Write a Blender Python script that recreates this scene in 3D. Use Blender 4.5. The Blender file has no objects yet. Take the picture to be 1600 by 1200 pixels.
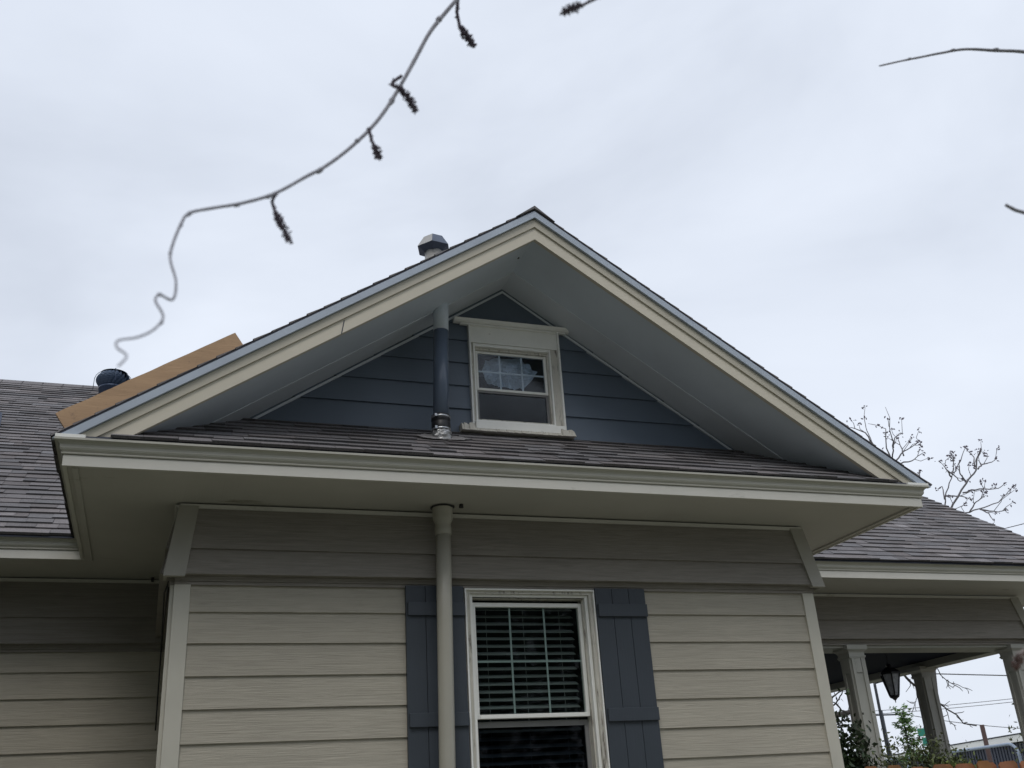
import bpy, bmesh, math, random
from mathutils import Vector, Matrix, noise
R = math.radians
random.seed(11)
scene = bpy.context.scene
col = scene.collection

# ------------------------------------------------------------------ camera
CAM = Vector((-0.0671, -5.9869, -1.3935))
cr = Vector((0.94602453, -0.31855287, -0.05967966))
cu = Vector((-0.07798907, -0.4024866, 0.91209771))
cf = Vector((0.31457161, 0.85821245, 0.40560584))
camd = bpy.data.cameras.new('camera')
camo = bpy.data.objects.new('camera', camd); col.objects.link(camo)
camo.matrix_world = Matrix(((cr.x, cu.x, -cf.x, CAM.x), (cr.y, cu.y, -cf.y, CAM.y), (cr.z, cu.z, -cf.z, CAM.z), (0, 0, 0, 1)))
camd.sensor_width = 36; camd.lens = 36*1567.9/1600
camd.clip_start = 0.05; camd.clip_end = 2000
camd.dof.use_dof = True; camd.dof.focus_distance = 8.5; camd.dof.aperture_fstop = 10
scene.camera = camo

# ------------------------------------------------------------------ sky and sun (overcast)
SUN_EL, SUN_AZ = 52, 205
w = bpy.data.worlds.new('World'); scene.world = w; w.use_nodes = True
nt = w.node_tree; nt.nodes.clear(); N = nt.nodes.new; Lk = nt.links.new
out = N('ShaderNodeOutputWorld'); bg = N('ShaderNodeBackground'); bg.inputs['Strength'].default_value = 0.1
sky = N('ShaderNodeTexSky'); sky.sky_type = 'NISHITA'; sky.sun_disc = False
sky.sun_elevation = R(SUN_EL); sky.sun_rotation = R(SUN_AZ); sky.air_density = 1.4; sky.dust_density = 3
tc = N('ShaderNodeTexCoord')
mp = N('ShaderNodeMapping'); mp.inputs['Scale'].default_value = (1.0, 1.0, 1.9); mp.inputs['Location'].default_value = (3.1, 0.4, 1.2)
n1 = N('ShaderNodeTexNoise'); n1.inputs['Scale'].default_value = 2.3; n1.inputs['Detail'].default_value = 5; n1.inputs['Roughness'].default_value = .5; n1.inputs['Distortion'].default_value = .35
cr1 = N('ShaderNodeValToRGB'); e = cr1.color_ramp.elements
e[0].position = .30; e[0].color = (6.5, 7.05, 8.1, 1); e[1].position = .72; e[1].color = (8.9, 9.5, 10.6, 1)
m2 = e_mid = cr1.color_ramp.elements.new(.52); m2.color = (7.9, 8.5, 9.6, 1)
mx = N('ShaderNodeMix'); mx.data_type = 'RGBA'; mx.inputs[0].default_value = .93
Lk(tc.outputs['Generated'], mp.inputs['Vector']); Lk(mp.outputs['Vector'], n1.inputs['Vector']); Lk(n1.outputs['Fac'], cr1.inputs['Fac'])
Lk(sky.outputs['Color'], mx.inputs[6]); Lk(cr1.outputs['Color'], mx.inputs[7]); Lk(mx.outputs[2], bg.inputs['Color']); Lk(bg.outputs['Background'], out.inputs['Surface'])
sd = bpy.data.lights.new('sun', 'SUN'); sd.energy = 0.95; sd.angle = R(25); sd.color = (1, .96, .9)
so = bpy.data.objects.new('sun', sd); col.objects.link(so)
sdir = Vector((math.sin(R(SUN_AZ))*math.cos(R(SUN_EL)), math.cos(R(SUN_AZ))*math.cos(R(SUN_EL)), math.sin(R(SUN_EL))))
so.rotation_euler = sdir.to_track_quat('Z', 'Y').to_euler()
scene.view_settings.view_transform = 'Standard'; scene.view_settings.look = 'None'
scene.view_settings.exposure = 0; scene.view_settings.gamma = 1
scene.cycles.max_bounces = 8; scene.cycles.use_denoising = True

# ------------------------------------------------------------------ helpers
def setin(b, name, v):
    if name in b.inputs: b.inputs[name].default_value = v

def mat(name, c, rough=.6, var=.06, vscale=3., bump=None, bstr=.2, spec=.5, metal=0., dirt=None, tint=False, vstretch=(1, 1, 1), speck=None, grain=0):
    """procedural surface: colour varied by noise, optional grain bump, dirt streaks and per-tab tint attribute"""
    m = bpy.data.materials.new(name); m.use_nodes = True
    t = m.node_tree; b = t.nodes['Principled BSDF']; n = t.nodes.new; l = t.links.new
    setin(b, 'Roughness', rough); setin(b, 'Metallic', metal); setin(b, 'Specular IOR Level', spec)
    tcn = n('ShaderNodeTexCoord')
    mpn = n('ShaderNodeMapping'); mpn.inputs['Scale'].default_value = vstretch; l(tcn.outputs['Object'], mpn.inputs['Vector'])
    nz = n('ShaderNodeTexNoise'); nz.inputs['Scale'].default_value = vscale; nz.inputs['Detail'].default_value = 6; nz.inputs['Roughness'].default_value = .6
    l(mpn.outputs['Vector'], nz.inputs['Vector'])
    mr = n('ShaderNodeMapRange'); mr.inputs[1].default_value = .3; mr.inputs[2].default_value = .7; mr.inputs[3].default_value = 1-var; mr.inputs[4].default_value = 1+var
    l(nz.outputs['Fac'], mr.inputs[0])
    vm = n('ShaderNodeVectorMath'); vm.operation = 'SCALE'; vm.inputs[0].default_value = c; l(mr.outputs[0], vm.inputs['Scale'])
    cur = vm.outputs[0]
    if speck:
        sn = n('ShaderNodeTexNoise'); sn.inputs['Scale'].default_value = speck[0]; sn.inputs['Detail'].default_value = 3
        l(tcn.outputs['Object'], sn.inputs['Vector'])
        sm = n('ShaderNodeMapRange'); sm.inputs[1].default_value = .3; sm.inputs[2].default_value = .7; sm.inputs[3].default_value = 1-speck[1]; sm.inputs[4].default_value = 1+speck[1]
        l(sn.outputs['Fac'], sm.inputs[0]); v2 = n('ShaderNodeVectorMath'); v2.operation = 'SCALE'; l(cur, v2.inputs[0]); l(sm.outputs[0], v2.inputs['Scale']); cur = v2.outputs[0]
    if tint:
        at = n('ShaderNodeAttribute'); at.attribute_name = 'tint'
        v3 = n('ShaderNodeVectorMath'); v3.operation = 'MULTIPLY'; l(cur, v3.inputs[0]); l(at.outputs['Color'], v3.inputs[1]); cur = v3.outputs[0]
    if dirt:
        dc, amount, dscale = dirt
        dm = n('ShaderNodeMapping'); dm.inputs['Scale'].default_value = dscale; l(tcn.outputs['Object'], dm.inputs['Vector'])
        dn = n('ShaderNodeTexNoise'); dn.inputs['Scale'].default_value = 1; dn.inputs['Detail'].default_value = 8; dn.inputs['Roughness'].default_value = .7; l(dm.outputs['Vector'], dn.inputs['Vector'])
        dr = n('ShaderNodeMapRange'); dr.inputs[1].default_value = 1-amount; dr.inputs[2].default_value = 1-amount+.12; l(dn.outputs['Fac'], dr.inputs[0])
        mxn = n('ShaderNodeMix'); mxn.data_type = 'RGBA'; l(dr.outputs[0], mxn.inputs[0]); l(cur, mxn.inputs[6]); mxn.inputs[7].default_value = (*dc, 1); cur = mxn.outputs[2]
    l(cur, b.inputs['Base Color'])
    if bump:
        bm_ = n('ShaderNodeMapping'); bm_.inputs['Scale'].default_value = bump; l(tcn.outputs['Object'], bm_.inputs['Vector'])
        bn = n('ShaderNodeTexNoise'); bn.inputs['Scale'].default_value = 1; bn.inputs['Detail'].default_value = 5; bn.inputs['Roughness'].default_value = .62; bn.inputs['Distortion'].default_value = 1.1
        l(bm_.outputs['Vector'], bn.inputs['Vector'])
        bp = n('ShaderNodeBump'); bp.inputs['Strength'].default_value = bstr; bp.inputs['Distance'].default_value = .004
        l(bn.outputs['Fac'], bp.inputs['Height']); l(bp.outputs['Normal'], b.inputs['Normal'])
        if grain:
            gm = n('ShaderNodeMapRange'); gm.inputs[1].default_value = .35; gm.inputs[2].default_value = .65; gm.inputs[3].default_value = 1-grain; gm.inputs[4].default_value = 1+grain
            l(bn.outputs['Fac'], gm.inputs[0]); gv = n('ShaderNodeVectorMath'); gv.operation = 'SCALE'; l(cur, gv.inputs[0]); l(gm.outputs[0], gv.inputs['Scale']); l(gv.outputs[0], b.inputs['Base Color'])
    return m

GR = (3.2, 3.2, 70)
M = {}
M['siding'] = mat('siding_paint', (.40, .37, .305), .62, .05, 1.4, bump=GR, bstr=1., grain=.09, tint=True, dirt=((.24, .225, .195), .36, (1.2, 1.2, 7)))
M['frieze'] = mat('shaded_frieze_paint', (.245, .225, .198), .62, .06, 1.4, bump=GR, bstr=1., grain=.14)  # siding colour, darkened to carry the shade under the eaves
M['trim'] = mat('trim_paint', (.60, .585, .53), .5, .05, 2.5, bump=(5, 5, 5), bstr=.15, dirt=((.30, .29, .25), .33, (2, 2, 9)))
M['corner'] = mat('corner_board_paint', (.53, .51, .44), .55, .05, 3, bump=(40, 40, 3), bstr=.2, dirt=((.3, .28, .24), .3, (9, 9, 2)))
M['rake'] = mat('rake_paint', (.60, .555, .455), .55, .05, 1.2, bump=(6, 6, 20), bstr=.2, dirt=((.3, .28, .24), .31, (7, 7, 7)))
M['rake2'] = mat('upper_rake_paint', (.47, .44, .36), .55, .05, 1.2, bump=(6, 6, 20), bstr=.2, dirt=((.24, .23, .22), .34, (9, 9, 9)))
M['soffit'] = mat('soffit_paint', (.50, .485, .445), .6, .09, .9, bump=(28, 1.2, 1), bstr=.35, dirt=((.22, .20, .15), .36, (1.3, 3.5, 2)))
M['gsoffit'] = mat('gable_soffit_paint', (.60, .66, .72), .6, .08, 1.3, bump=(1.5, 14, 1.5), bstr=.3, dirt=((.33, .35, .36), .36, (1.2, 4, 1.2)))
M['drip'] = mat('drip_edge_metal', (.40, .455, .53), .5, .10, 2.5, metal=0, dirt=((.20, .24, .33), .40, (2, 2, 2)))
M['slate'] = mat('slate_blue_siding', (.108, .138, .180), .5, .07, 1.5, bump=(3, 3, 40), bstr=.25, tint=True)
M['shutter'] = mat('shutter_paint', (.040, .050, .064), .5, .07, 3, bump=(60, 60, 2.5), bstr=.22)
M['white'] = mat('window_vinyl', (.86, .86, .82), .4, .04, 4, dirt=((.30, .28, .24), .33, (6, 6, 30)))
M['worn'] = mat('worn_window_casing', (.58, .56, .50), .6, .08, 6, dirt=((.12, .105, .09), .46, (34, 34, 5)), bump=(60, 60, 8), bstr=.5)
M['caulk'] = mat('caulk', (.55, .53, .47), .8, .12, 14, bump=(60, 60, 60), bstr=1, dirt=((.2, .18, .16), .4, (25, 25, 25)))
M['pvc'] = mat('cream_pipe_paint', (.38, .365, .31), .4, .04, 3, dirt=((.26, .25, .2), .32, (14, 14, 4)))
M['bpipe'] = mat('slate_pipe_paint', (.10, .13, .18), .3, .05, 3)
M['rubber'] = mat('black_rubber', (.012, .012, .014), .45, .1, 9)
M['steel'] = mat('steel_clamp', (.45, .46, .48), .3, .1, 9, metal=.9)
M['lead'] = mat('crumpled_flashing', (.42, .42, .42), .32, .25, 30, metal=.7, bump=(70, 70, 70), bstr=1)
M['galv'] = mat('galvanised_metal', (.40, .39, .37), .5, .1, 8, metal=.2)
M['galvd'] = mat('dull_vent_metal', (.09, .11, .155), .45, .15, 8, metal=.3)
M['turb'] = mat('turbine_paint', (.045, .065, .11), .38, .15, 8, metal=.4)
M['shingle'] = mat('asphalt_shingle', (.176, .167, .171), .92, .22, 1.1, bump=(260, 260, 260), bstr=.5, tint=True, speck=(170, .35), spec=.2)
M['shedge'] = mat('shingle_underlay', (.05, .055, .075), .9, .1, 5)
M['plank'] = mat('tan_board', (.47, .31, .185), .8, .16, 3.5, dirt=((.25, .17, .12), .37, (14, 14, 14)), bump=(8, 8, 60), bstr=.5, vstretch=(.5, .5, 3))
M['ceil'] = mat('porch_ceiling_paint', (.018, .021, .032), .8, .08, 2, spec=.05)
M['colm'] = mat('column_paint', (.40, .40, .36), .55, .06, 3, bump=(40, 40, 3), bstr=.2, dirt=((.2, .19, .17), .33, (14, 14, 3)))
M['iron'] = mat('black_iron', (.012, .012, .015), .4, .1, 9, metal=.3)
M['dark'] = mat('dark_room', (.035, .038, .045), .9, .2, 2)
M['slat'] = mat('blind_slat', (.34, .35, .345), .6, .08, 4)
M['muntin'] = mat('window_grid', (.58, .63, .62), .5, .05, 4)
M['cloth'] = mat('pale_sheet', (.62, .66, .70), .7, .15, 12)
M['fence'] = mat('cedar_picket', (.27, .125, .052), .8, .32, 4, bump=(60, 60, 3), bstr=.5, tint=True)
M['bark'] = mat('bark', (.07, .065, .062), .9, .2, 20)
M['twig'] = mat('twig_bark', (.32, .32, .36), .8, .2, 60)
M['catkin'] = mat('catkin', (.12, .10, .13), .9, .35, 160)
M['fuzz'] = mat('fuzzy_catkin', (.16, .10, .09), .95, .6, 120)
M['fuzzw'] = mat('catkin_hair', (.55, .50, .48), .95, .2, 120)
M['ftwig'] = mat('distant_twig_bark', (.19, .18, .19), .9, .2, 9)
M['leafd'] = mat('dark_leaf', (.032, .055, .022), .55, .5, 3, tint=True)
M['leafl'] = mat('young_leaf', (.22, .40, .09), .5, .35, 3, tint=True)
M['leafr'] = mat('mixed_leaf', (.09, .11, .045), .6, .4, 3, tint=True)
M['metalwall'] = mat('dark_metal_wall', (.035, .042, .065), .5, .2, .5, vstretch=(3, 3, .2))
M['wroof'] = mat('white_roof_edge', (.88, .88, .84), .6, .05, 1)
M['rail'] = mat('pale_blue_pipe', (.33, .40, .50), .4, .06, 2)
M['rust'] = mat('rusty_post', (.07, .042, .037), .8, .25, 3)
M['pole'] = mat('dark_pole', (.03, .035, .045), .6, .1, 2)
M['green'] = mat('green_sign_face', (.01, .20, .14), .4, .05, 2)
M['wire'] = mat('wire', (.03, .03, .035), .6, .1, 2)
M['lglass'] = mat('seeded_lantern_glass', (.30, .31, .34), .12, .35, 30, bump=(60, 60, 60), bstr=1)
M['ground'] = mat('lawn_and_gravel', (.27, .255, .205), .95, .3, .35, speck=(40, .3), dirt=((.07, .10, .035), .52, (.5, .5, .5)))

def glass(name, tintc, refl=1.0, rough=.03):
    m = bpy.data.materials.new(name); m.use_nodes = True; t = m.node_tree; t.nodes.clear(); n = t.nodes.new; l = t.links.new
    o = n('ShaderNodeOutputMaterial'); mxs = n('ShaderNodeMixShader'); tr = n('ShaderNodeBsdfTransparent'); gl = n('ShaderNodeBsdfGlossy'); fr = n('ShaderNodeFresnel')
    tr.inputs['Color'].default_value = (*tintc, 1); gl.inputs['Roughness'].default_value = rough; fr.inputs['IOR'].default_value = 1.5
    tcn = n('ShaderNodeTexCoord'); nz = n('ShaderNodeTexNoise'); nz.inputs['Scale'].default_value = 2.2; nz.inputs['Detail'].default_value = 1
    bp = n('ShaderNodeBump'); bp.inputs['Strength'].default_value = .25; bp.inputs['Distance'].default_value = .02
    l(tcn.outputs['Object'], nz.inputs['Vector']); l(nz.outputs['Fac'], bp.inputs['Height']); l(bp.outputs['Normal'], gl.inputs['Normal'])
    mt = n('ShaderNodeMath'); mt.operation = 'MULTIPLY'; mt.inputs[1].default_value = refl; l(fr.outputs[0], mt.inputs[0])
    l(mt.outputs[0], mxs.inputs[0]); l(tr.outputs[0], mxs.inputs[1]); l(gl.outputs[0], mxs.inputs[2]); l(mxs.outputs[0], o.inputs['Surface'])
    return m
M['glass'] = glass('window_glass', (.82, .87, .86), .38)
M['glass2'] = glass('attic_glass', (.85, .9, .95), .7, .13)
M['screen'] = glass('lower_sash_glass', (.42, .46, .50), .28)

class MB:
    """collects polygons in world coordinates, builds ONE mesh object"""
    def __init__(s): s.v = []; s.f = []; s.t = []; s.sm = []
    def poly(s, pts, tint=1., smooth=False):
        i = len(s.v); s.v += [Vector(p) for p in pts]; s.f.append(list(range(i, i+len(pts)))); s.t.append(tint); s.sm.append(smooth)
    def hexa(s, p, tint=1.):
        # p: 8 points, bottom ring 0-3, top ring 4-7
        i = len(s.v); s.v += [Vector(q) for q in p]
        for q in ((3, 2, 1, 0), (4, 5, 6, 7), (0, 1, 5, 4), (1, 2, 6, 5), (2, 3, 7, 6), (3, 0, 4, 7)):
            s.f.append([i+k for k in q]); s.t.append(tint); s.sm.append(False)
    def box(s, x0, x1, y0, y1, z0, z1, tint=1.):
        s.hexa([(x0, y0, z0), (x1, y0, z0), (x1, y1, z0), (x0, y1, z0), (x0, y0, z1), (x1, y0, z1), (x1, y1, z1), (x0, y1, z1)], tint)
    def frame(s, x0, x1, z0, z1, t, y0, y1, tb=None):
        tb = t if tb is None else tb
        s.box(x0, x0+t, y0, y1, z0, z1); s.box(x1-t, x1, y0, y1, z0, z1)
        s.box(x0+t, x1-t, y0, y1, z1-tb, z1)
        if z0 > -1.7: s.box(x0+t, x1-t, y0, y1, z0, z0+tb)
    def prism(s, pts, d, tint=1.):
        # closed polygon extruded by vector d
        d = Vector(d); a = [Vector(p) for p in pts]; b = [p+d for p in a]; i = len(s.v); k = len(a); s.v += a+b
        for f in ([list(range(i+k-1, i-1, -1)), list(range(i+k, i+2*k))] + [[i+j, i+(j+1) % k, i+k+(j+1) % k, i+k+j] for j in range(k)]):
            s.f.append(f); s.t.append(tint); s.sm.append(False)
    def tube(s, pts, rad, n=8, tint=1., cap=True):
        pts = [Vector(p) for p in pts]; rad = rad if isinstance(rad, (list, tuple)) else [rad]*len(pts); i0 = len(s.v); k = len(pts); prev = None
        for a in range(k):
            d = (pts[min(a+1, k-1)]-pts[max(a-1, 0)]).normalized()
            if prev is None:
                u = d.orthogonal().normalized()
            else:
                u = (prev-d*prev.dot(d)).normalized()
            prev = u; q = d.cross(u)
            for j in range(n):
                an = 2*math.pi*j/n; s.v.append(pts[a]+(u*math.cos(an)+q*math.sin(an))*rad[a])
        for a in range(k-1):
            for j in range(n):
                s.f.append([i0+a*n+j, i0+a*n+(j+1) % n, i0+(a+1)*n+(j+1) % n, i0+(a+1)*n+j]); s.t.append(tint); s.sm.append(True)
        if cap:
            s.f.append([i0+j for j in range(n-1, -1, -1)]); s.t.append(tint); s.sm.append(False)
            s.f.append([i0+(k-1)*n+j for j in range(n)]); s.t.append(tint); s.sm.append(False)
    def lathe(s, c, prof, n=24, smooth=True, jit=0., tint=1.):
        # prof: (radius, z) pairs about vertical axis through c
        i0 = len(s.v); k = len(prof)
        for (r_, z) in prof:
            for j in range(n):
                an = 2*math.pi*j/n; rr = r_*(1+random.uniform(-jit, jit)); s.v.append(Vector((c[0]+rr*math.cos(an), c[1]+rr*math.sin(an), c[2]+z+random.uniform(-jit, jit)*.05)))
        for a in range(k-1):
            for j in range(n):
                s.f.append([i0+a*n+j, i0+a*n+(j+1) % n, i0+(a+1)*n+(j+1) % n, i0+(a+1)*n+j]); s.t.append(tint); s.sm.append(smooth)
        s.f.append([i0+j for j in range(n-1, -1, -1)]); s.t.append(tint); s.sm.append(False)
        s.f.append([i0+(k-1)*n+j for j in range(n)]); s.t.append(tint); s.sm.append(False)
    def build(s, name, m, parent=None, tint=False, bevel=0.):
        base = Vector((0, 0, 0))
        if parent is not None:
            q = parent
            while q is not None: base += q.location; q = q.parent
        me = bpy.data.meshes.new(name); me.from_pydata([tuple(v-base) for v in s.v], [], s.f); me.update()
        me.materials.append(m if not isinstance(m, str) else M[m])
        me.polygons.foreach_set('use_smooth', s.sm)
        if tint:
            at = me.color_attributes.new('tint', 'FLOAT_COLOR', 'CORNER'); data = []
            for fi, f in enumerate(s.f):
                t = s.t[fi]; t = t if isinstance(t, tuple) else (t, t, t)
                data += [t[0], t[1], t[2], 1.]*len(f)
            at.data.foreach_set('color', data)
        o = bpy.data.objects.new(name, me); col.objects.link(o); o.parent = parent
        if bevel:
            b = o.modifiers.new('bevel', 'BEVEL'); b.width = bevel; b.segments = 2; b.limit_method = 'ANGLE'
        return o

def thing(name, label, cat, loc=(0, 0, 0), group=None):
    o = bpy.data.objects.new(name, None); col.objects.link(o); o.location = loc; o.empty_display_size = .2
    o['label'] = label; o['category'] = cat
    if group: o['group'] = group
    return o
def tag(o, label, cat, group=None):
    o['label'] = label; o['category'] = cat
    if group: o['group'] = group
    return o
def one(builder, name, m, label, cat, group=None, tint=False):
    """a top-level thing that is a single mesh; its origin is moved to its base"""
    o = builder.build(name, m, None, tint)
    zs = [v.co for v in o.data.vertices]; c = sum(zs, Vector())/len(zs); c.z = min(v.z for v in zs)
    for v in o.data.vertices: v.co -= c
    o.location = c
    return tag(o, label, cat, group)

GZ = -2.95
# ------------------------------------------------------------------ ground
g = MB(); g.box(-120, 160, -90, 200, GZ-.3, GZ)
go = g.build('ground', 'ground'); go['kind'] = 'structure'
# traced limb and twig centre lines in metres: x, y, z, radius
TR = {}
TR["TW1"] = [(0.2448, -5.1056, -0.4185, 0.00279), (0.2234, -5.108, -0.4583, 0.00268), (0.2037, -5.1108, -0.4917, 0.00259), (0.1793, -5.1152, -0.5365, 0.00246), (0.16, -5.1208, -0.5843, 0.00234), (0.139, -5.1282, -0.6364, 0.00221), (0.1191, -5.1358, -0.6817, 0.00209), (0.1003, -5.1428, -0.7162, 0.00199), (0.0754, -5.1524, -0.754, 0.00187), (0.0517, -5.1622, -0.785, 0.00177), (0.0354, -5.1696, -0.8029, 0.00171), (0.0045, -5.1852, -0.8386, 0.00158), (-0.0247, -5.2022, -0.8653, 0.00147), (-0.0505, -5.2196, -0.8863, 0.00137), (-0.0695, -5.2336, -0.9036, 0.0013), (-0.0753, -5.2404, -0.9197, 0.00125), (-0.0801, -5.2522, -0.9473, 0.00119), (-0.0808, -5.261, -0.9664, 0.00114), (-0.0749, -5.2774, -0.9952, 0.00108), (-0.0759, -5.2887, -1.017, 0.00103), (-0.0849, -5.3001, -1.0205, 0.00099), (-0.0875, -5.3044, -1.0279, 0.00097), (-0.0809, -5.3188, -1.0478, 0.00092), (-0.0862, -5.3287, -1.0635, 0.00088), (-0.0955, -5.3407, -1.0763, 0.00084), (-0.1063, -5.3552, -1.087, 0.00079), (-0.1063, -5.3602, -1.0945, 0.00077), (-0.0993, -5.3728, -1.1058, 0.00074), (-0.103, -5.3818, -1.1174, 0.00071)]
TR["CK0"] = [(0.2191, -5.1059, -0.4594, 0.00098), (0.2186, -5.099, -0.4818, 0.00097), (0.2222, -5.0955, -0.498, 0.00097), (0.2299, -5.0948, -0.5106, 0.00097), (0.2376, -5.0942, -0.5232, 0.00097)]
TR["CK1"] = [(0.1401, -5.1337, -0.6256, 0.00088), (0.1308, -5.1294, -0.6329, 0.00088), (0.1297, -5.1281, -0.6365, 0.00088), (0.139, -5.131, -0.6423, 0.00088), (0.1487, -5.1317, -0.655, 0.00088), (0.1544, -5.1304, -0.6685, 0.00088)]
TR["CK2"] = [(0.1007, -5.1444, -0.7132, 0.00084), (0.1042, -5.1434, -0.7283, 0.00084), (0.1082, -5.1437, -0.7376, 0.00083), (0.1115, -5.1435, -0.7481, 0.00083)]
TR["CK3"] = [(0.005, -5.1854, -0.8387, 0.00075), (0.0021, -5.1826, -0.8466, 0.00074), (0.0056, -5.1814, -0.8572, 0.00074), (0.0099, -5.1812, -0.8656, 0.00074), (0.0194, -5.1803, -0.8852, 0.00074)]
TR["TW2"] = [(0.8872, -5.0659, -0.3842, 0.0012), (0.9275, -5.0723, -0.3706, 0.00142), (0.9616, -5.0775, -0.3599, 0.00161), (0.9961, -5.0829, -0.3491, 0.0018), (1.0403, -5.0894, -0.3369, 0.00205), (1.0964, -5.0941, -0.3304, 0.00235), (1.151, -5.0988, -0.3244, 0.00265), (1.2259, -5.1028, -0.3222, 0.00306)]
TR["TW3"] = [(0.7753, -5.2943, -0.8005, 0.00175), (0.7816, -5.2949, -0.804, 0.00188), (0.7898, -5.2961, -0.8077, 0.00204), (0.8121, -5.3013, -0.8142, 0.00246)]
TR["TW4"] = [(0.2513, -5.3291, -0.6901, 0.00121), (0.2584, -5.3334, -0.6867, 0.00142), (0.2668, -5.3372, -0.685, 0.00163), (0.2806, -5.345, -0.6793, 0.00201), (0.2942, -5.3537, -0.6713, 0.00242)]
TR["TW5"] = [(0.6632, -5.2563, -1.2868, 0.00144), (0.6653, -5.2605, -1.2797, 0.00152), (0.6708, -5.2648, -1.2748, 0.0016), (0.6824, -5.2707, -1.2714, 0.00172)]
TR["BT00"] = [(13.558, 9.3284, 2.4775, 0.0303), (13.3789, 8.9471, 3.1745, 0.02446), (12.9801, 8.4401, 4.1873, 0.01591), (12.6762, 8.3753, 4.4385, 0.01312)]
TR["BT01"] = [(12.8806, 8.6057, 4.5321, 0.01575), (13.004, 8.4862, 4.6892, 0.01205), (13.1674, 8.3844, 4.7778, 0.00868), (13.286, 8.3029, 4.8583, 0.00606)]
TR["BT02"] = [(12.9073, 8.6175, 4.4864, 0.01575), (13.3005, 8.6144, 4.5849, 0.01064), (13.5947, 8.5853, 4.761, 0.00615)]
TR["BT03"] = [(12.831, 8.6016, 4.5792, 0.01575), (12.7384, 8.3577, 4.8438, 0.01144), (12.5777, 8.1936, 5.053, 0.00797), (12.4897, 8.0955, 5.1752, 0.00596)]
TR["BT04"] = [(12.8061, 8.5996, 4.6027, 0.01575), (12.7108, 8.5486, 4.7846, 0.01295), (12.671, 8.4061, 5.1169, 0.00814), (12.5287, 8.4281, 5.1809, 0.00606)]
TR["BT05"] = [(12.7439, 8.7193, 4.3978, 0.01575), (12.6383, 8.7062, 4.7736, 0.01233), (12.548, 8.7172, 4.9674, 0.01043), (12.4741, 8.704, 5.2464, 0.0079), (12.4589, 8.6775, 5.4468, 0.00615)]
TR["BT06"] = [(12.493, 8.6219, 4.7984, 0.01575), (12.218, 8.4511, 5.0258, 0.01112), (11.8845, 8.4056, 5.0884, 0.00727), (11.7684, 8.4048, 5.08, 0.00596)]
TR["BT07"] = [(12.8369, 8.5061, 4.7767, 0.01575), (12.8447, 8.4204, 4.9521, 0.01035), (12.9518, 8.3427, 5.0333, 0.00606)]
TR["BT08"] = [(13.0316, 8.5029, 4.6325, 0.01575), (13.1025, 8.6132, 4.9637, 0.00773), (13.1087, 8.6381, 5.0261, 0.00615)]
TR["BT09"] = [(13.558, 9.3284, 2.4775, 0.0303), (13.5464, 8.9729, 3.0629, 0.02616), (13.8287, 8.5337, 3.5792, 0.02164), (14.0339, 8.1718, 4.0241, 0.01789), (14.1608, 7.9941, 4.2223, 0.01607), (14.1725, 7.7653, 4.5845, 0.01348), (14.1723, 7.7846, 4.528, 0.01312)]
TR["BT10"] = [(14.1958, 8.3343, 4.0863, 0.01575), (14.067, 8.2997, 4.2593, 0.01285), (14.0298, 8.2343, 4.4266, 0.0104), (14.1209, 8.0738, 4.6957, 0.00606)]
TR["BT11"] = [(14.3813, 8.1575, 4.3165, 0.01575), (14.5051, 8.16, 4.414, 0.0132), (14.797, 8.1846, 4.4909, 0.00859), (14.9318, 8.1879, 4.5649, 0.00615)]
TR["BT12"] = [(14.1412, 8.4306, 3.9248, 0.01575), (14.3449, 8.2136, 3.9396, 0.01193), (14.5837, 7.9962, 3.8921, 0.00768), (14.6485, 7.885, 3.9462, 0.00596)]
TR["BT13"] = [(13.8466, 8.6753, 3.6356, 0.01575), (13.8431, 8.531, 3.9437, 0.01258), (13.9294, 8.3461, 4.268, 0.00901), (13.9392, 8.2077, 4.5532, 0.00606)]
TR["BT14"] = [(13.9393, 8.6493, 3.6188, 0.01575), (14.1605, 8.6459, 3.5635, 0.01436), (14.5599, 8.5486, 3.6633, 0.01173), (14.9619, 8.4456, 3.7751, 0.00906), (15.2759, 8.299, 4.0631, 0.00615)]
TR["BT15"] = [(14.4629, 8.4522, 3.6297, 0.01575), (14.5158, 8.3053, 3.4993, 0.01042), (14.506, 8.2345, 3.3414, 0.00628), (14.5097, 8.2232, 3.3382, 0.00596)]
TR["BT16"] = [(14.4867, 8.4494, 3.6172, 0.01575), (14.8115, 8.3608, 3.5528, 0.00901), (14.9462, 8.2998, 3.5772, 0.00606)]
TR["BT17"] = [(13.8296, 8.5875, 3.8346, 0.01575), (13.9214, 8.6694, 4.1202, 0.00891), (13.9056, 8.7815, 4.1048, 0.00615)]
TR["BT18"] = [(13.9112, 8.3782, 4.2142, 0.01575), (13.6409, 8.1777, 4.2834, 0.00825), (13.5628, 8.1125, 4.3068, 0.00596)]
TR["BT19"] = [(14.2956, 8.5345, 3.5853, 0.01575), (14.3846, 8.4266, 3.7446, 0.01116), (14.5577, 8.3112, 3.8546, 0.00606)]
TR["BT20"] = [(14.3193, 8.1524, 4.3753, 0.01575), (14.4322, 8.2268, 4.576, 0.01001), (14.4574, 8.3001, 4.6954, 0.00615)]
TR["BT21"] = [(13.8478, 8.5554, 3.8884, 0.01575), (13.9846, 8.3526, 3.8296, 0.01066), (14.1067, 8.1902, 3.7207, 0.00596)]
TR["BT22"] = [(13.8329, 8.3526, 4.3291, 0.01575), (13.9542, 8.3481, 4.2445, 0.01252), (14.0783, 8.3583, 4.1267, 0.00876), (14.191, 8.3099, 4.1416, 0.00606)]
TR["BT23"] = [(13.3494, 8.5673, 4.2496, 0.01575), (13.4894, 8.6967, 4.43, 0.00848), (13.5546, 8.7625, 4.4173, 0.00615)]
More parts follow.
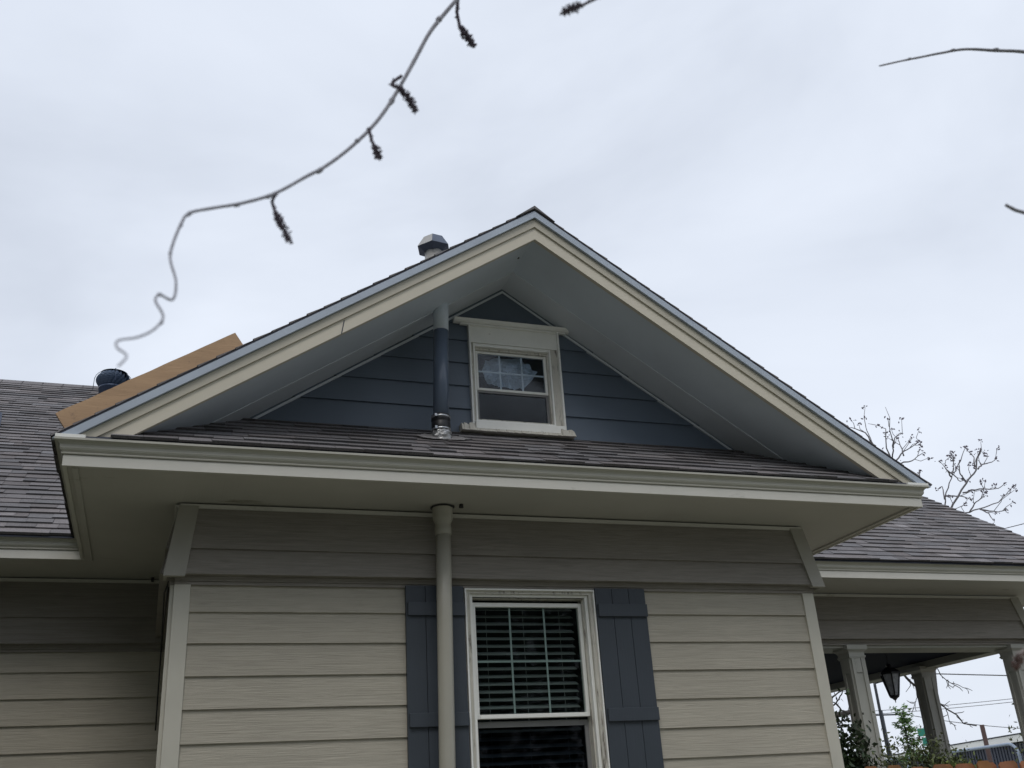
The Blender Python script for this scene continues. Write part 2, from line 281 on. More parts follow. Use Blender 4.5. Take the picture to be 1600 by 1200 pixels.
TR["QT00"] = [(11.3754, 10.0347, 0.2104, 0.01722), (11.5375, 9.9161, 0.3355, 0.0135), (11.6227, 9.8185, 0.476, 0.01049), (11.6463, 9.7614, 0.5786, 0.00861)]
TR["QT01"] = [(11.5111, 10.0186, 0.1393, 0.05166), (11.8098, 9.8884, 0.183, 0.0416), (12.0234, 9.7968, 0.2112, 0.03444)]
TR["QT02"] = [(11.5375, 9.9161, 0.3355, 0.01722), (11.6451, 9.934, 0.2142, 0.01221), (11.7555, 9.9067, 0.1864, 0.00861)]
TR["QT03"] = [(11.4643, 9.8965, 0.4339, 0.01722), (11.5657, 9.823, 0.5108, 0.01215), (11.649, 9.7752, 0.5472, 0.00861)]
TR["QT04"] = [(11.5218, 10.074, 0.0137, 0.01722), (11.6911, 9.9924, 0.0551, 0.01227), (11.8241, 9.9624, 0.0154, 0.00861)]
TR["QT05"] = [(11.5416, 10.1166, -0.0917, 0.01722), (11.6331, 10.0513, -0.0246, 0.01264), (11.7408, 10.0101, -0.021, 0.00861)]
TR["RT00"] = [(11.1617, 7.6096, 0.5765, 0.01531), (11.3192, 7.6266, 0.4184, 0.01443), (11.5266, 7.6355, 0.2387, 0.01335), (11.8321, 7.6201, 0.0342, 0.01191), (11.915, 7.6229, -0.0358, 0.01149), (12.087, 7.6087, -0.1392, 0.0107), (12.1939, 7.6296, -0.2663, 0.01004), (12.292, 7.6053, -0.291, 0.00963), (12.3998, 7.5777, -0.3163, 0.00918)]
TR["RT01"] = [(11.2147, 7.618, 0.5176, 0.01531), (11.3417, 7.6365, 0.3799, 0.01223), (11.4237, 7.6351, 0.3192, 0.01056), (11.5025, 7.6173, 0.2957, 0.00918)]
TR["RT02"] = [(11.4454, 7.641, 0.2901, 0.00816), (11.467, 7.6993, 0.1499, 0.00622), (11.4444, 7.7419, 0.0772, 0.00512), (11.4508, 7.7748, 0.0028, 0.00408)]
TR["RT03"] = [(11.7184, 7.4046, 0.5784, 0.00816), (11.8172, 7.437, 0.4333, 0.00704), (11.9507, 7.4358, 0.3323, 0.00598), (12.0689, 7.4091, 0.297, 0.00518), (12.2201, 7.3932, 0.2134, 0.00408)]
TR["RT04"] = [(11.9081, 7.4283, 0.3812, 0.00816), (11.9241, 7.4579, 0.3062, 0.00628), (12.0053, 7.4524, 0.2548, 0.00408)]
TR["RT05"] = [(11.915, 7.6229, -0.0358, 0.00816), (11.9639, 7.6632, -0.1592, 0.00603), (12.0024, 7.7028, -0.2727, 0.00408)]
TR["RT06"] = [(10.8578, 8.0051, -0.0246, 0.00816), (10.976, 7.9784, -0.0599, 0.00661), (11.1707, 7.9216, -0.0907, 0.00408)]
# ------------------------------------------------------------------ the house
W = 4.2573; XC = 2.14; SL = .655; XL, XR = -.606, 4.86; YE = -.606; YL, YW = 1.33, 1.93; YRF, YRW = 1.40, 2.06; XEND = 8.2
EX = .178; S0 = -.1557; YG = .133; ZS = .476
house = thing('house', 'beige lap-sided house with a slate blue gable, dark shingle roof and side porch', 'house', (2.1, 3.0, GZ))

def lap(mb, O, u, n, u0, u1, z0, z1, openings=(), phase=S0, ex=EX, top=None):
    """lap boards on a vertical wall: O+u*s, outward n; openings: (s0,s1,za,zb)"""
    O = Vector(O); u = Vector(u); n = Vector(n)
    k = math.ceil((z0-phase)/ex)-1
    while True:
        zb = phase+ex*k; zt = zb+ex; k += 1
        if zt <= z0: continue
        if zb >= z1: break
        a, b = max(zb, z0), min(zt, z1)
        segs = [(u0, u1)]
        if top is not None:
            segs = [top(a, b)]
            if segs[0] is None: continue
        for (s0_, s1_, za, zc) in openings:
            if b > za+.001 and a < zc-.001:
                ns = []
                for (p, q) in segs:
                    if s1_ <= p or s0_ >= q: ns.append((p, q)); continue
                    if s0_ > p: ns.append((p, s0_))
                    if s1_ < q: ns.append((s1_, q))
                segs = ns
        for (p, q) in segs:
            # outward offset falls from .013 at the butt to .002 at the top
            oa = .002+.014*(zt-a)/ex; ob = .002+.014*(zt-b)/ex
            j = random.uniform(-.0012, .0012); bt = random.uniform(.965, 1.03)
            P = lambda s_, z_, o_: O+u*s_+n*o_+Vector((0, 0, z_))
            mb.hexa([P(p, a+j, oa), P(q, a+j, oa), P(q, a+j, -.006), P(p, a+j, -.006), P(p, b, ob), P(q, b, ob), P(q, b, -.006), P(p, b, -.006)], bt)

# solid wall cores (keep daylight out), built around the two window openings
c = MB()
c.box(.0, 1.76, .012, .10, GZ, .47); c.box(2.54, W, .012, .10, GZ, .47); c.box(1.76, 2.54, .012, .10, -.05, .47); c.box(1.76, 2.54, .012, .10, GZ, -1.72)
c.box(.012, .10, .10, 6, GZ, .47); c.box(W-.10, W-.012, .10, 6, GZ, .47)
c.box(-6, .012, YW+.012, YW+.1, GZ, .47); c.box(-6, -5.9, YW+.1, 11, GZ, .47); c.box(-6, 4.4, 11, 11.1, GZ, .47); c.box(W-.012, 4.45, YRW+.3, 11, GZ, .47)
c.build('wall_core', 'dark', house)

s = MB(); lap(s, (0, 0, 0), (1, 0, 0), (0, -1, 0), .088, W-.08, GZ+.25, -.004, [(1.725, 2.58, -1.78, -.01)]); s.build('front_wall_siding', 'siding', house, tint=True)
s = MB(); lap(s, (0, 0, 0), (0, 1, 0), (-1, 0, 0), .05, YW, GZ+.25, -.004); s.build('side_wall_siding', 'siding', house, tint=True)
s = MB(); lap(s, (W, 0, 0), (0, 1, 0), (1, 0, 0), .05, 8, GZ+.25, -.004); s.build('side_wall_siding', 'siding', house, tint=True)
s = MB(); lap(s, (-6, YW, 0), (1, 0, 0), (0, -1, 0), 0, 6, GZ+.25, -.03, phase=-.01-EX*6); s.build('wing_wall_siding', 'siding', house, tint=True)
s = MB(); s.box(.01, W-.01, .0, .1, GZ, GZ+.26); s.box(-6, .01, YW, YW+.1, GZ, GZ+.26); s.build('foundation', 'corner', house)

# corner boards
for (x0, x1, sx) in ((0, .09, -1), (W-.083, W, 1)):
    s = MB(); s.box(x0, x1, -.022, .0, GZ+.2, -.002)
    xa, xb = (-.022, 0) if sx < 0 else (W, W+.022)
    s.box(min(xa, xb), max(xa, xb), -.0, .07, GZ+.2, -.002)
    s.build('corner_board', 'corner', house, bevel=.002)

# flared friezes: two overlapping boards that kick out at the bottom, a moulding below, a bed mould above
def frieze(a, b, n, name, zb=.045, zt=.47, fl=.075, zsp=.205, m='frieze', ext0=0, ext1=0):
    a = Vector(a); b = Vector(b); n = Vector(n); u = (b-a).normalized(); a0 = a; b0 = b
    P = lambda q, e, o_, z: q+u*e+n*o_+Vector((0, 0, z))
    f = lambda z: fl*(zt-z)/(zt-zb)
    s = MB(); zu = zsp-.006
    s.hexa([P(a, -ext0*f(zu)/fl, f(zu)+.016, zu), P(b, ext1*f(zu)/fl, f(zu)+.016, zu), P(b, 0, 0, zu), P(a, 0, 0, zu), P(a, 0, .003, zt), P(b, 0, .003, zt), P(b, 0, -.01, zt), P(a, 0, -.01, zt)])
    s.build('upper_frieze_board', m, house)
    s = MB()
    s.hexa([P(a, -ext0, fl+.008, zb), P(b, ext1, fl+.008, zb), P(b, 0, 0, zb), P(a, 0, 0, zb), P(a, -ext0*f(zsp)/fl, f(zsp)-.002, zsp), P(b, ext1*f(zsp)/fl, f(zsp)-.002, zsp), P(b, 0, 0, zsp), P(a, 0, 0, zsp)])
    o = s.build(name, m, house)
    s = MB()
    for (o1, z0_, z1_) in ((.030, .016, zb), (.022, -.004, .016)):
        z0_ += zb-.045; z1_ += (zb-.045) if z1_ != zb else 0
        s.hexa([P(a, 0, o1, z0_), P(b, 0, o1, z0_), P(b, 0, -.01, z0_), P(a, 0, -.01, z0_), P(a, 0, o1, z1_-.001), P(b, 0, o1, z1_-.001), P(b, 0, -.01, z1_-.001), P(a, 0, -.01, z1_-.001)])
    s.build('frieze_moulding', m, o)
    s = MB(); s.hexa([P(a, 0, .018, zt-.018), P(b, 0, .018, zt-.018), P(b, 0, .002, zt-.018), P(a, 0, .002, zt-.018), P(a, 0, .028, zt+.003), P(b, 0, .028, zt+.003), P(b, 0, .002, zt+.003), P(a, 0, .002, zt+.003)])
    s.build('bed_moulding', 'soffit', o)
    return o
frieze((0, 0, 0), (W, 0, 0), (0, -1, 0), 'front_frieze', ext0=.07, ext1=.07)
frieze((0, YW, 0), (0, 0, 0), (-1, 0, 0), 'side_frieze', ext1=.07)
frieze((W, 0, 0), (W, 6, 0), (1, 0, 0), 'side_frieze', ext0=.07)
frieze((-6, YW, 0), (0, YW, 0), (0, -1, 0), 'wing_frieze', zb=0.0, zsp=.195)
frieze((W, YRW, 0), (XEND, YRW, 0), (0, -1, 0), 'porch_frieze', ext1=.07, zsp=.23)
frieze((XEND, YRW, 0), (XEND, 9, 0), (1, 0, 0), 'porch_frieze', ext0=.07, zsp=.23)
def flare_board(xo, xi, yw, sgn, zt=.466, zb=.028):
    # xo outer edge at wall line, xi inner; sgn -1 left corner, +1 right corner
    s = MB(); d = .024; of, ob = -.052*-sgn, 0
    sx = sgn*.052
    s.hexa([(xo+sx, yw-.075-d, zb), (xi+sx, yw-.075-d, zb), (xi+sx, yw-.06, zb), (xo+sx, yw-.06, zb), (xo, yw-d, zt), (xi, yw-d, zt), (xi, yw+.0, zt), (xo, yw+.0, zt)] if sgn < 0 else
           [(xi+sx, yw-.075-d, zb), (xo+sx, yw-.075-d, zb), (xo+sx, yw-.06, zb), (xi+sx, yw-.06, zb), (xi, yw-d, zt), (xo, yw-d, zt), (xo, yw+.0, zt), (xi, yw+.0, zt)])
    # return along the side
    a = (xo+sx, xo+sx+sgn*(.018 if sgn < 0 else .008)); b = (xo, xo+sgn*.012)
    x0b, x1b = min(a), max(a); x0t, x1t = min(b), max(b)
    s.hexa([(x0b, yw-.075-d, zb), (x1b, yw-.075-d, zb), (x1b, yw+.03, zb), (x0b, yw+.03, zb), (x0t, yw-d, zt), (x1t, yw-d, zt), (x1t, yw+.09, zt), (x0t, yw+.09, zt)])
    s.build('flared_corner_board', 'corner2', house)
M['corner2'] = mat('flared_corner_paint', (.36, .345, .30), .55, .06, 3, bump=(40, 40, 3), bstr=.2)
flare_board(.006, .106, 0, -1); flare_board(W+.002, W-.092, 0, 1); flare_board(XEND+.002, XEND-.092, YRW, 1)

# soffits
s = MB()
s.box(XL+.02, XR-.02, YE+.02, .02, ZS+.008, ZS+.02)
s.box(XL+.02, .02, .02, YW+.02, ZS+.008, ZS+.02); s.box(-6, XL+.02, YL+.02, YW+.02, ZS+.008, ZS+.02)
s.box(W-.02, XR-.02, .02, YRW+.02, ZS+.008, ZS+.02); s.box(XR-.02, XEND+.55, YRF+.02, YRW+.02, ZS+.008, ZS+.02)
s.box(XEND-.02, XEND+.55, YRW+.02, 9, ZS+.008, ZS+.02)
so_ = s.build('soffit', 'soffit', house)
for q_ in ((XL+.045, XL+.075, YE+.045, YL+.05, ZS-.004, ZS+.007), (XR-.075, XR-.045, YE+.045, YRF+.05, ZS-.004, ZS+.007)):
    s = MB(); s.box(*q_); s.build('soffit_moulding', 'soffit', so_)

# fascia and crown swept round the eaves with mitred corners
path = [(-6, YL), (XL, YL), (XL, YE), (XR, YE), (XR, YRF), (XEND+.55, YRF), (XEND+.55, 9)]
def sweep(prof, m, name, bev=0):
    k = len(path); rings = []
    for i, p in enumerate(path):
        ns = []
        for a, b in ((i-1, i), (i, i+1)):
            if a < 0 or b >= k: continue
            d = Vector((path[b][0]-path[a][0], path[b][1]-path[a][1], 0)).normalized(); ns.append(Vector((d.y, -d.x, 0)))
        if len(ns) == 1: mt = ns[0]
        else:
            mt = (ns[0]+ns[1]).normalized(); mt = mt/mt.dot(ns[0])
        rings.append([Vector((p[0], p[1], 0))+mt*o_+Vector((0, 0, z)) for o_, z in prof])
    s = MB(); n = len(prof)
    for i in range(k-1):
        for j in range(n):
            s.poly([rings[i][j], rings[i+1][j], rings[i+1][(j+1) % n], rings[i][(j+1) % n]])
    s.poly(rings[0]); s.poly(rings[-1][::-1])
    return s.build(name, m, house)
sweep([(-.02, ZS-.003), (0, ZS-.003), (.0, .531), (-.004, .5315), (-.004, .535), (-.02, .535)], 'trim', 'fascia')
cp = [(-.02, .5355), (.008, .5355), (.010, .540), (.010, .544), (.004, .547)]
for t in range(7):
    a = t/6; cp.append((.006+.034*(a**1.3)+.006*math.sin(a*6.28), .549+.052*a))
cp += [(.048, .602), (.048, .614), (-.02, .614)]
M['crown'] = mat('crown_paint', (.44, .43, .375), .5, .05, 2.5, dirt=((.22, .21, .18), .34, (3, 3, 14)))
sweep(cp, 'crown', 'crown_moulding')
for q_ in ((XL-.046, XL+.10, YE-.046, YE-.0, .6145, .632), (XR-.12, XR+.05, YE-.046, YE, .6145, .63)):
    s = MB(); s.box(*q_); s.build('eave_flashing', 'white', house)

# ---- roofs
def tabs(mb, O, u, v, n, rows, ext, ex=.12, ths=(.005, .010, .012), wmin=.09, wmax=.30, base=.0):
    O = Vector(O); u = Vector(u).normalized(); v = Vector(v).normalized(); n = Vector(n).normalized()
    for k in range(rows):
        e_ = ext(k*ex)
        if e_ is None: continue
        s0_, s1_ = e_; s_ = s0_-random.uniform(0, .1)
        while s_ < s1_:
            wd = random.choice((.10, .14, .17, .2, .26, .3))*random.uniform(.85, 1.15); a = max(s_, s0_); b = min(s_+wd, s1_)
            s_ += wd
            if b-a < .008: continue
            th = random.choice(ths); j = random.uniform(-.004, .003); sk = random.uniform(-.004, .004)
            tn = random.gauss(1, .12); tn = max(.72, min(1.42, tn))
            if random.random() < .04: tn *= 1.25
            wm = random.uniform(-.03, .04); tc_ = (tn*(1+wm), tn, tn*(1-wm*.6))
            g_ = .0012
            P = lambda q, r_, h: O+u*q+v*r_+n*(h+base)
            r0, r1 = k*ex+j, (k+1)*ex+.012
            mb.poly([P(a+g_, r0, th+.004), P(b-g_, r0+sk, th+.004), P(b-g_, r1, .002), P(a+g_, r1, .002)], tc_)
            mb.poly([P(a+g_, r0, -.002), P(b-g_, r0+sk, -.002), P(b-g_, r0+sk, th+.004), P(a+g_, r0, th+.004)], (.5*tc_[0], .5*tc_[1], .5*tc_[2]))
            mb.poly([P(a+g_, r0, -.002), P(a+g_, r0, th+.004), P(a+g_, r1, .002)], tc_)
            mb.poly([P(b-g_, r0+sk, -.002), P(b-g_, r1, .002), P(b-g_, r0+sk, th+.004)], tc_)
# main wings: eave at YL / YRF, ridge y 6.1
MS = .66; ML = math.sqrt(1+MS*MS); YR = 6.1
ZE = .622
zr = ZE+MS*(YR-YL)
s = MB(); s.prism([(-6, YL-.055, ZE-.018), (-6, YL-.055, ZE-.006), (-6, YR, zr+.03), (-6, YR+5.6, ZE), (-6, YR+5.6, ZE-.05), (-6, YR, zr-.05)], (6+2.2, 0, 0))
s.prism([(2.2, YRF-.055, ZE-.018), (2.2, YRF-.055, ZE-.006), (2.2, YR+.07, zr+.03), (2.2, YR+5.6, ZE), (2.2, YR+5.6, ZE-.05), (2.2, YR+.07, zr-.05)], (XEND+.35-2.2, 0, 0))
roof = s.build('wing_roof', 'shedge', house)
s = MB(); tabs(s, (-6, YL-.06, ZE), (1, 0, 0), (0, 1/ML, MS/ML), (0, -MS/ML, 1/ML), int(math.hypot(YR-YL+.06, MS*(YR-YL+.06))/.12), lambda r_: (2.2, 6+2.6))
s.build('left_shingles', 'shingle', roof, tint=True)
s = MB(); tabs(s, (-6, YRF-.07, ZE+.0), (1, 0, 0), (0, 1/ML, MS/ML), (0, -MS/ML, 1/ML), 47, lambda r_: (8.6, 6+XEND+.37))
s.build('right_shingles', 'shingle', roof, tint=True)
s = MB()
for i in range(60):
    x = -6+i*.22; s.prism([(x, YR-.16, zr-.06), (x, YR, zr+.062), (x, YR+.16, zr-.06), (x, YR, zr+.04)], (.235, 0, .0), random.uniform(.8, 1.1))
s.build('ridge_cap', 'shingle', roof, tint=True)
# cross gable slopes
SG = math.sqrt(1+SL*SL); ZP = 2.466; YF = YE-.030
mainz = lambda y: ZE+MS*(y-YL)
s = MB()
for sg in (-1, 1):
    xe = XC+sg*2.80; yb = 4.3
    s.prism([(XC, YF+.004, ZP-.014), (xe, YF+.004, ZP-.014-SL*2.80), (xe, YF+.004, ZP-SL*2.80-.004), (XC, YF+.004, ZP-.004)], (0, yb-YF, 0))
groof = s.build('gable_roof', 'shedge', house)
for sg in (-1, 1):
    s = MB()
    tabs(s, (XC+sg*2.815, YF, ZP-SL*2.815), (0, 1, 0), (-sg/SG, 0, SL/SG), (sg*SL/SG, 0, 1/SG), 28, lambda r_: (0, 4.4), ths=(.004, .006, .007))
    s.build('gable_shingles', 'shingle', groof, tint=True)
s = MB()
for i in range(22):
    y = YF-.01+i*.2; s.prism([(XC-.14, y, ZP-.085), (XC, y, ZP+.022), (XC+.14, y, ZP-.085), (XC, y, ZP-.0)], (0, .21, 0), random.uniform(.8, 1.1))
s.build('ridge_cap', 'shingle', groof, tint=True)

# rake trim (both sides), foot cut level
def rake(z0, z1, y0, y1, name, m, zf=.622, par=None, kx=0):
    s = MB()
    for sg in (-1, 1):
        s.prism([(XC, y0, z0), (XC, y0, z1), (XC+sg*(z1-zf)/SL, y0, zf), (XC+sg*(z0-zf)/SL, y0, zf)], (0, y1-y0, 0))
    return s.build(name, m, house)
rake(2.247, 2.338, -.600, -.57, 'rake_board', 'rake')
rake(2.3385, 2.3998, -.613, -.57, 'upper_rake_board', 'rake2')
rake(2.4000, 2.4018, -.6135, -.57, 'rake_shadow_strip', 'shedge')  # solid dark strip painted in as the shadow line below the drip edge
rake(2.402, 2.4515, -.6335, -.598, 'rake_drip_edge', 'drip', zf=.612)
s = MB()
s.prism([(.835, -.6012, 1.392), (.841, -.6012, 1.392), (.857, -.6012, 1.485), (.851, -.6012, 1.485)], (0, .003, 0)); s.build('rake_board_joint', 'shedge', house)

# gable soffit, inner frieze band
s = MB()
for sg in (-1, 1):
    xe = XC+sg*2.55
    s.prism([(XC, -.572, 2.262), (xe, -.572, 2.262-SL*2.55), (xe, -.572, 2.285-SL*2.55), (XC, -.572, 2.285)], (0, .9, 0))
gs = s.build('gable_soffit', 'gsoffit', house)
s = MB()
for sg in (-1, 1):
    xe = XC+sg*2.2; s.prism([(XC, -.13, 2.256), (xe, -.13, 2.256-SL*2.2), (xe, -.13, 2.2625-SL*2.2), (XC, -.13, 2.2625)], (0, .285, 0))
s.build('soffit_band', 'gband', gs) if 'gband' in M else None
M['gband'] = mat('gable_band_paint', (.62, .66, .70), .6, .06, 1.3)
s.build('soffit_band', 'gband', gs)
s = MB()
for sg in (-1, 1):
    xe = XC+sg*2.1; s.prism([(XC, YG-.02, 2.222), (xe, YG-.02, 2.222-SL*2.1), (xe, YG-.02, 2.2395-SL*2.1), (XC, YG-.02, 2.2395)], (0, .02, 0))
s.build('gable_edge_bead', 'gband', gs)

# gable wall
AX0, AX1 = 1.859, 2.545
def gtop(a, b):
    h = (2.262-a)/SL
    return (XC-h, XC+h) if h > .02 else None
s = MB(); lap(s, (0, YG, 0), (1, 0, 0), (0, -1, 0), 0, 4, .9, 2.28, [(AX0+.01, AX1-.01, 1.10, 1.95)], phase=1.099, ex=.1765, top=gtop)
s.build('gable_wall_siding', 'slate', house, tint=True)
s = MB(); s.prism([(XC-.42, YG-.016, 1.94), (XC+.48, YG-.016, 1.94), (XC+.48, YG-.016, 1.955), (XC, YG-.016, 2.262), (XC-.47, YG-.016, 1.955)], (0, .012, 0)); s.build('gable_top_panel', 'slate', house, tint=True)
s = MB(); s.prism([(0, YG+.015, .6), (AX0+.02, YG+.015, .6), (AX0+.02, YG+.015, 2.1), (0, YG+.015, .85)], (0, .02, 0)); s.prism([(AX1-.02, YG+.015, .6), (4.3, YG+.015, .6), (4.3, YG+.015, .85), (AX1-.02, YG+.015, 2.0)], (0, .02, 0)); s.box(AX0+.02, AX1-.02, YG+.015, YG+.035, .6, 1.11); s.prism([(AX0, YG+.015, 1.93), (AX1, YG+.015, 1.93), (XC, YG+.015, 2.3)], (0, .02, 0)); s.build('gable_sheathing', 'dark', house)

# skirt roof under the gable
SK = .602; KL = math.sqrt(1+SK*SK); Z0 = .628; Y0 = YE-.04
def skx(y):
    h = (2.30-(Z0+SK*(y-Y0)))/SL; return min(h, 2.70)
s = MB(); a, b = skx(Y0), skx(YG)
s.hexa([(XC-2.72, Y0+.01, .615), (XC+2.70, Y0+.01, .615), (XC+b, YG+.01, 1.0), (XC-b, YG+.01, 1.0), (XC-2.72, Y0+.01, Z0-.004), (XC+2.70, Y0+.01, Z0-.004), (XC+b, YG+.01, Z0+SK*(YG-Y0)-.004), (XC-b, YG+.01, Z0+SK*(YG-Y0)-.004)])
sk = s.build('skirt_roof', 'shedge', house)
s = MB()
def skext(r_):
    y = Y0+r_/KL
    if y > YG+.02: return None
    h = skx(y+.03); return (XC-h, XC+h)
tabs(s, (0, Y0, Z0), (1, 0, 0), (0, 1/KL, SK/KL), (0, -SK/KL, 1/KL), 8, skext, ex=.12)
s.build('skirt_shingles', 'shingle', sk, tint=True)

# ---- lower window (double hung) with blinds
win = thing('w', '', ''); bpy.data.objects.remove(win)
def empty_child(name, parent, loc):
    o = bpy.data.objects.new(name, None); col.objects.link(o); o.parent = parent
    base = Vector((0, 0, 0)); q = parent
    while q is not None: base += q.location; q = q.parent
    o.location = Vector(loc)-base; return o
WT, WB = -.004, -1.76
wn = empty_child('window', house, (2.15, 0, WB))
s = MB(); s.frame(1.714, 2.586, WB, WT, .010, -.034, .02); s.build('casing_edge', 'white', wn, bevel=.001)
s = MB(); s.frame(1.7245, 2.5755, WB, WT-.0105, .026, -.014, .03, .018); s.build('casing', 'worn', wn)
s = MB(); s.frame(1.7425, 2.5575, WB, WT-.024, .006, -.020, -.0145, .005); s.build('casing_bead', 'worn', wn)
s = MB(); s.frame(1.751, 2.549, WB, WT-.029, .020, .0, .095, .016); s.build('frame', 'white', wn, bevel=.002)
s = MB(); s.frame(1.7715, 2.5285, WB, WT-.0455, .008, .030, .095, .004); s.build('jamb', 'worn', wn)
s = MB()   # upper sash
zt, zb = -.075, -.775
s.box(1.780, 1.802, .048, .085, zb, zt); s.box(2.498, 2.520, .048, .085, zb, zt); s.box(1.802, 2.498, .048, .085, zt-.026, zt); s.box(1.802, 2.498, .040, .085, zb, zb+.024)
s.build('upper_sash', 'white', wn, bevel=.002)
s = MB()
for i in (1, 2): x = 1.802+.696*i/3; s.box(x-.0055, x+.0055, .071, .075, zb+.024, zt-.026)
s.box(1.802, 2.498, .0705, .0755, -.4405, -.4295); s.build('muntin', 'muntin', wn)
s = MB(); s.box(1.802, 2.498, .066, .0675, zb+.024, zt-.026); s.build('upper_pane', 'glass', wn)
M['sash2'] = mat('lower_sash_grey', (.22, .22, .22), .5, .08, 5)
s = MB(); s.box(1.780, 1.800, .088, .115, WB, -.79); s.box(2.494, 2.520, .088, .115, WB, -.79); s.box(1.800, 2.494, .088, .115, -.822, -.79); s.build('lower_sash', 'sash2', wn)
s = MB(); s.box(1.800, 2.494, .098, .100, WB, -.822); s.build('lower_pane', 'screen', wn)
s = MB()
for i in range(33):
    z = -.100-.0465*i; dz = random.uniform(-.001, .001)
    for k in range(4):
        pass
    s.hexa([(1.80, .150, z-.004+dz), (2.50, .150, z-.004-dz), (2.50, .196, z+.020), (1.80, .196, z+.020), (1.80, .149, z-.0005+dz), (2.50, .149, z-.0005-dz), (2.50, .195, z+.0225), (1.80, .195, z+.0225)])
for x in (1.90, 2.15, 2.40): s.box(x-.0012, x+.0012, .148, .1495, -1.7, -.08)
s.build('blind', 'slat', wn)
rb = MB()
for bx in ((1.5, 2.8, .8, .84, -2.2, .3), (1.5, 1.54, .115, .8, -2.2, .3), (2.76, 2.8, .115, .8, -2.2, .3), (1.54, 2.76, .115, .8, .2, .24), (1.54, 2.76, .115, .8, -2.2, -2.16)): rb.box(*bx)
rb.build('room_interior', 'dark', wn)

# shutters
for (x0, x1) in ((1.337, 1.706), (2.588, 2.945)):
    sh = empty_child('shutter', house, ((x0+x1)/2, 0, -1.75))
    s = MB(); wb_ = (x1-x0)/3
    for i in range(3):
        s.box(x0+i*wb_+.0015, x0+(i+1)*wb_-.0015, -.040-random.uniform(0, .002), -.014, -1.76, .006)
    s.build('board', 'shutter', sh, bevel=.0015)
    s = MB(); s.box(x0+.004, x1-.004, -.018, -.0142, -1.75, .003); s.build('backing', 'shedge', sh)
    for (za, zc) in ((-.178, -.098), (-.820, -.742), (-1.7, -1.6)):
        s = MB(); s.box(x0+.010, x1-.002, -.060, -.0421, za, zc); s.build('batten', 'shutter', sh, bevel=.002)

# ---- attic window
aw = empty_child('attic_window', house, (2.2, YG, 1.1))
for q_ in ((AX0, AX0+.011, YG-.045, YG+.02, 1.135, 1.925), (AX1-.012, AX1, YG-.05, YG+.02, 1.125, 1.925)):
    s = MB(); s.box(*q_); s.build('side_flashing', 'white', aw)
s = MB(); s.box(AX0+.0112, AX1-.0122, YG-.026, YG+.02, 1.790, 1.932); s.build('head_board', 'trimw', aw) if 'trimw' in M else None
M['trimw'] = mat('white_board', (.86, .86, .82), .5, .06, 4, dirt=((.36, .35, .32), .36, (8, 8, 8)))
s.build('head_board', 'trimw', aw)
s = MB()
s.prism([(1.752, YG-.018, 1.931), (1.752, YG-.05, 1.934), (1.752, YG-.066, 1.944), (1.752, YG-.072, 1.958), (1.752, YG-.018, 1.966)], (.893, 0, 0))
s.box(1.80, 2.60, YG-.045, YG-.018, 1.920, 1.9305)
s.build('head_cap', 'trimw', aw)
for q_ in ((AX0+.0112, AX0+.034, YG-.012, YG+.02, 1.19, 1.789), (AX1-.062, AX1-.0122, YG-.02, YG+.02, 1.19, 1.789)):
    s = MB(); s.box(*q_); s.build('jamb_board', 'worn', aw)
s = MB(); s.frame(1.8935, 2.4825, 1.178, 1.788, .013, YG-.02, YG+.06, .022); s.build('frame', 'white', aw, bevel=.002)
s = MB(); s.frame(1.907, 2.469, 1.1995, 1.7655, .010, YG+.005, YG+.06, .016); s.build('stop', 'worn', aw)
s = MB(); s.frame(1.9175, 2.4585, 1.443, 1.749, .020, YG+.022, YG+.045, .018); s.build('upper_sash', 'white', aw, bevel=.002)
s = MB(); s.frame(1.9175, 2.4585, 1.2, 1.4425, .018, YG+.030, YG+.055, .014); s.build('lower_sash', 'sash2', aw)
s = MB()
for i in (1, 2): x = 1.9375+.501*i/3; s.box(x-.006, x+.006, YG+.036, YG+.040, 1.461, 1.731)
s.box(1.9375, 2.4385, YG+.0355, YG+.0405, 1.588, 1.600); s.build('muntin', 'white', aw)
s = MB(); s.box(1.9375, 2.4385, YG+.031, YG+.0325, 1.461, 1.731); s.build('upper_pane', 'glass2', aw)
s = MB(); s.box(1.9355, 2.4405, YG+.040, YG+.0415, 1.214, 1.4285); s.build('lower_pane', 'glass2', aw)
s = MB(); s.box(1.876, 2.53, YG-.06, YG-.015, 1.118, 1.177); s.build('sill', 'trimw', aw, bevel=.004)
s = MB()
for i in range(46):
    t = i/45; x = 1.778+.800*t; end = abs(t-.5)*2; h = .012+(.012 if end > .78 else .003)*random.random()+(.026 if end > .82 else 0)
    zz = 1.100; y = YG-.078-random.uniform(0, .006); r_ = .010+.004*random.random()+(.006 if end > .8 else 0)
    s.hexa([(x-.012, y-r_, zz-.01), (x+.014, y-r_*1.1, zz-.012), (x+.014, YG-.0, zz-.01), (x-.012, YG-.0, zz-.01), (x-.010, y+.004, zz+h), (x+.012, y+.006, zz+h*random.uniform(.7, 1.2)), (x+.012, YG-.0, zz+h), (x-.010, YG-.0, zz+h)])
s.build('caulk_bead', 'caulk', aw)
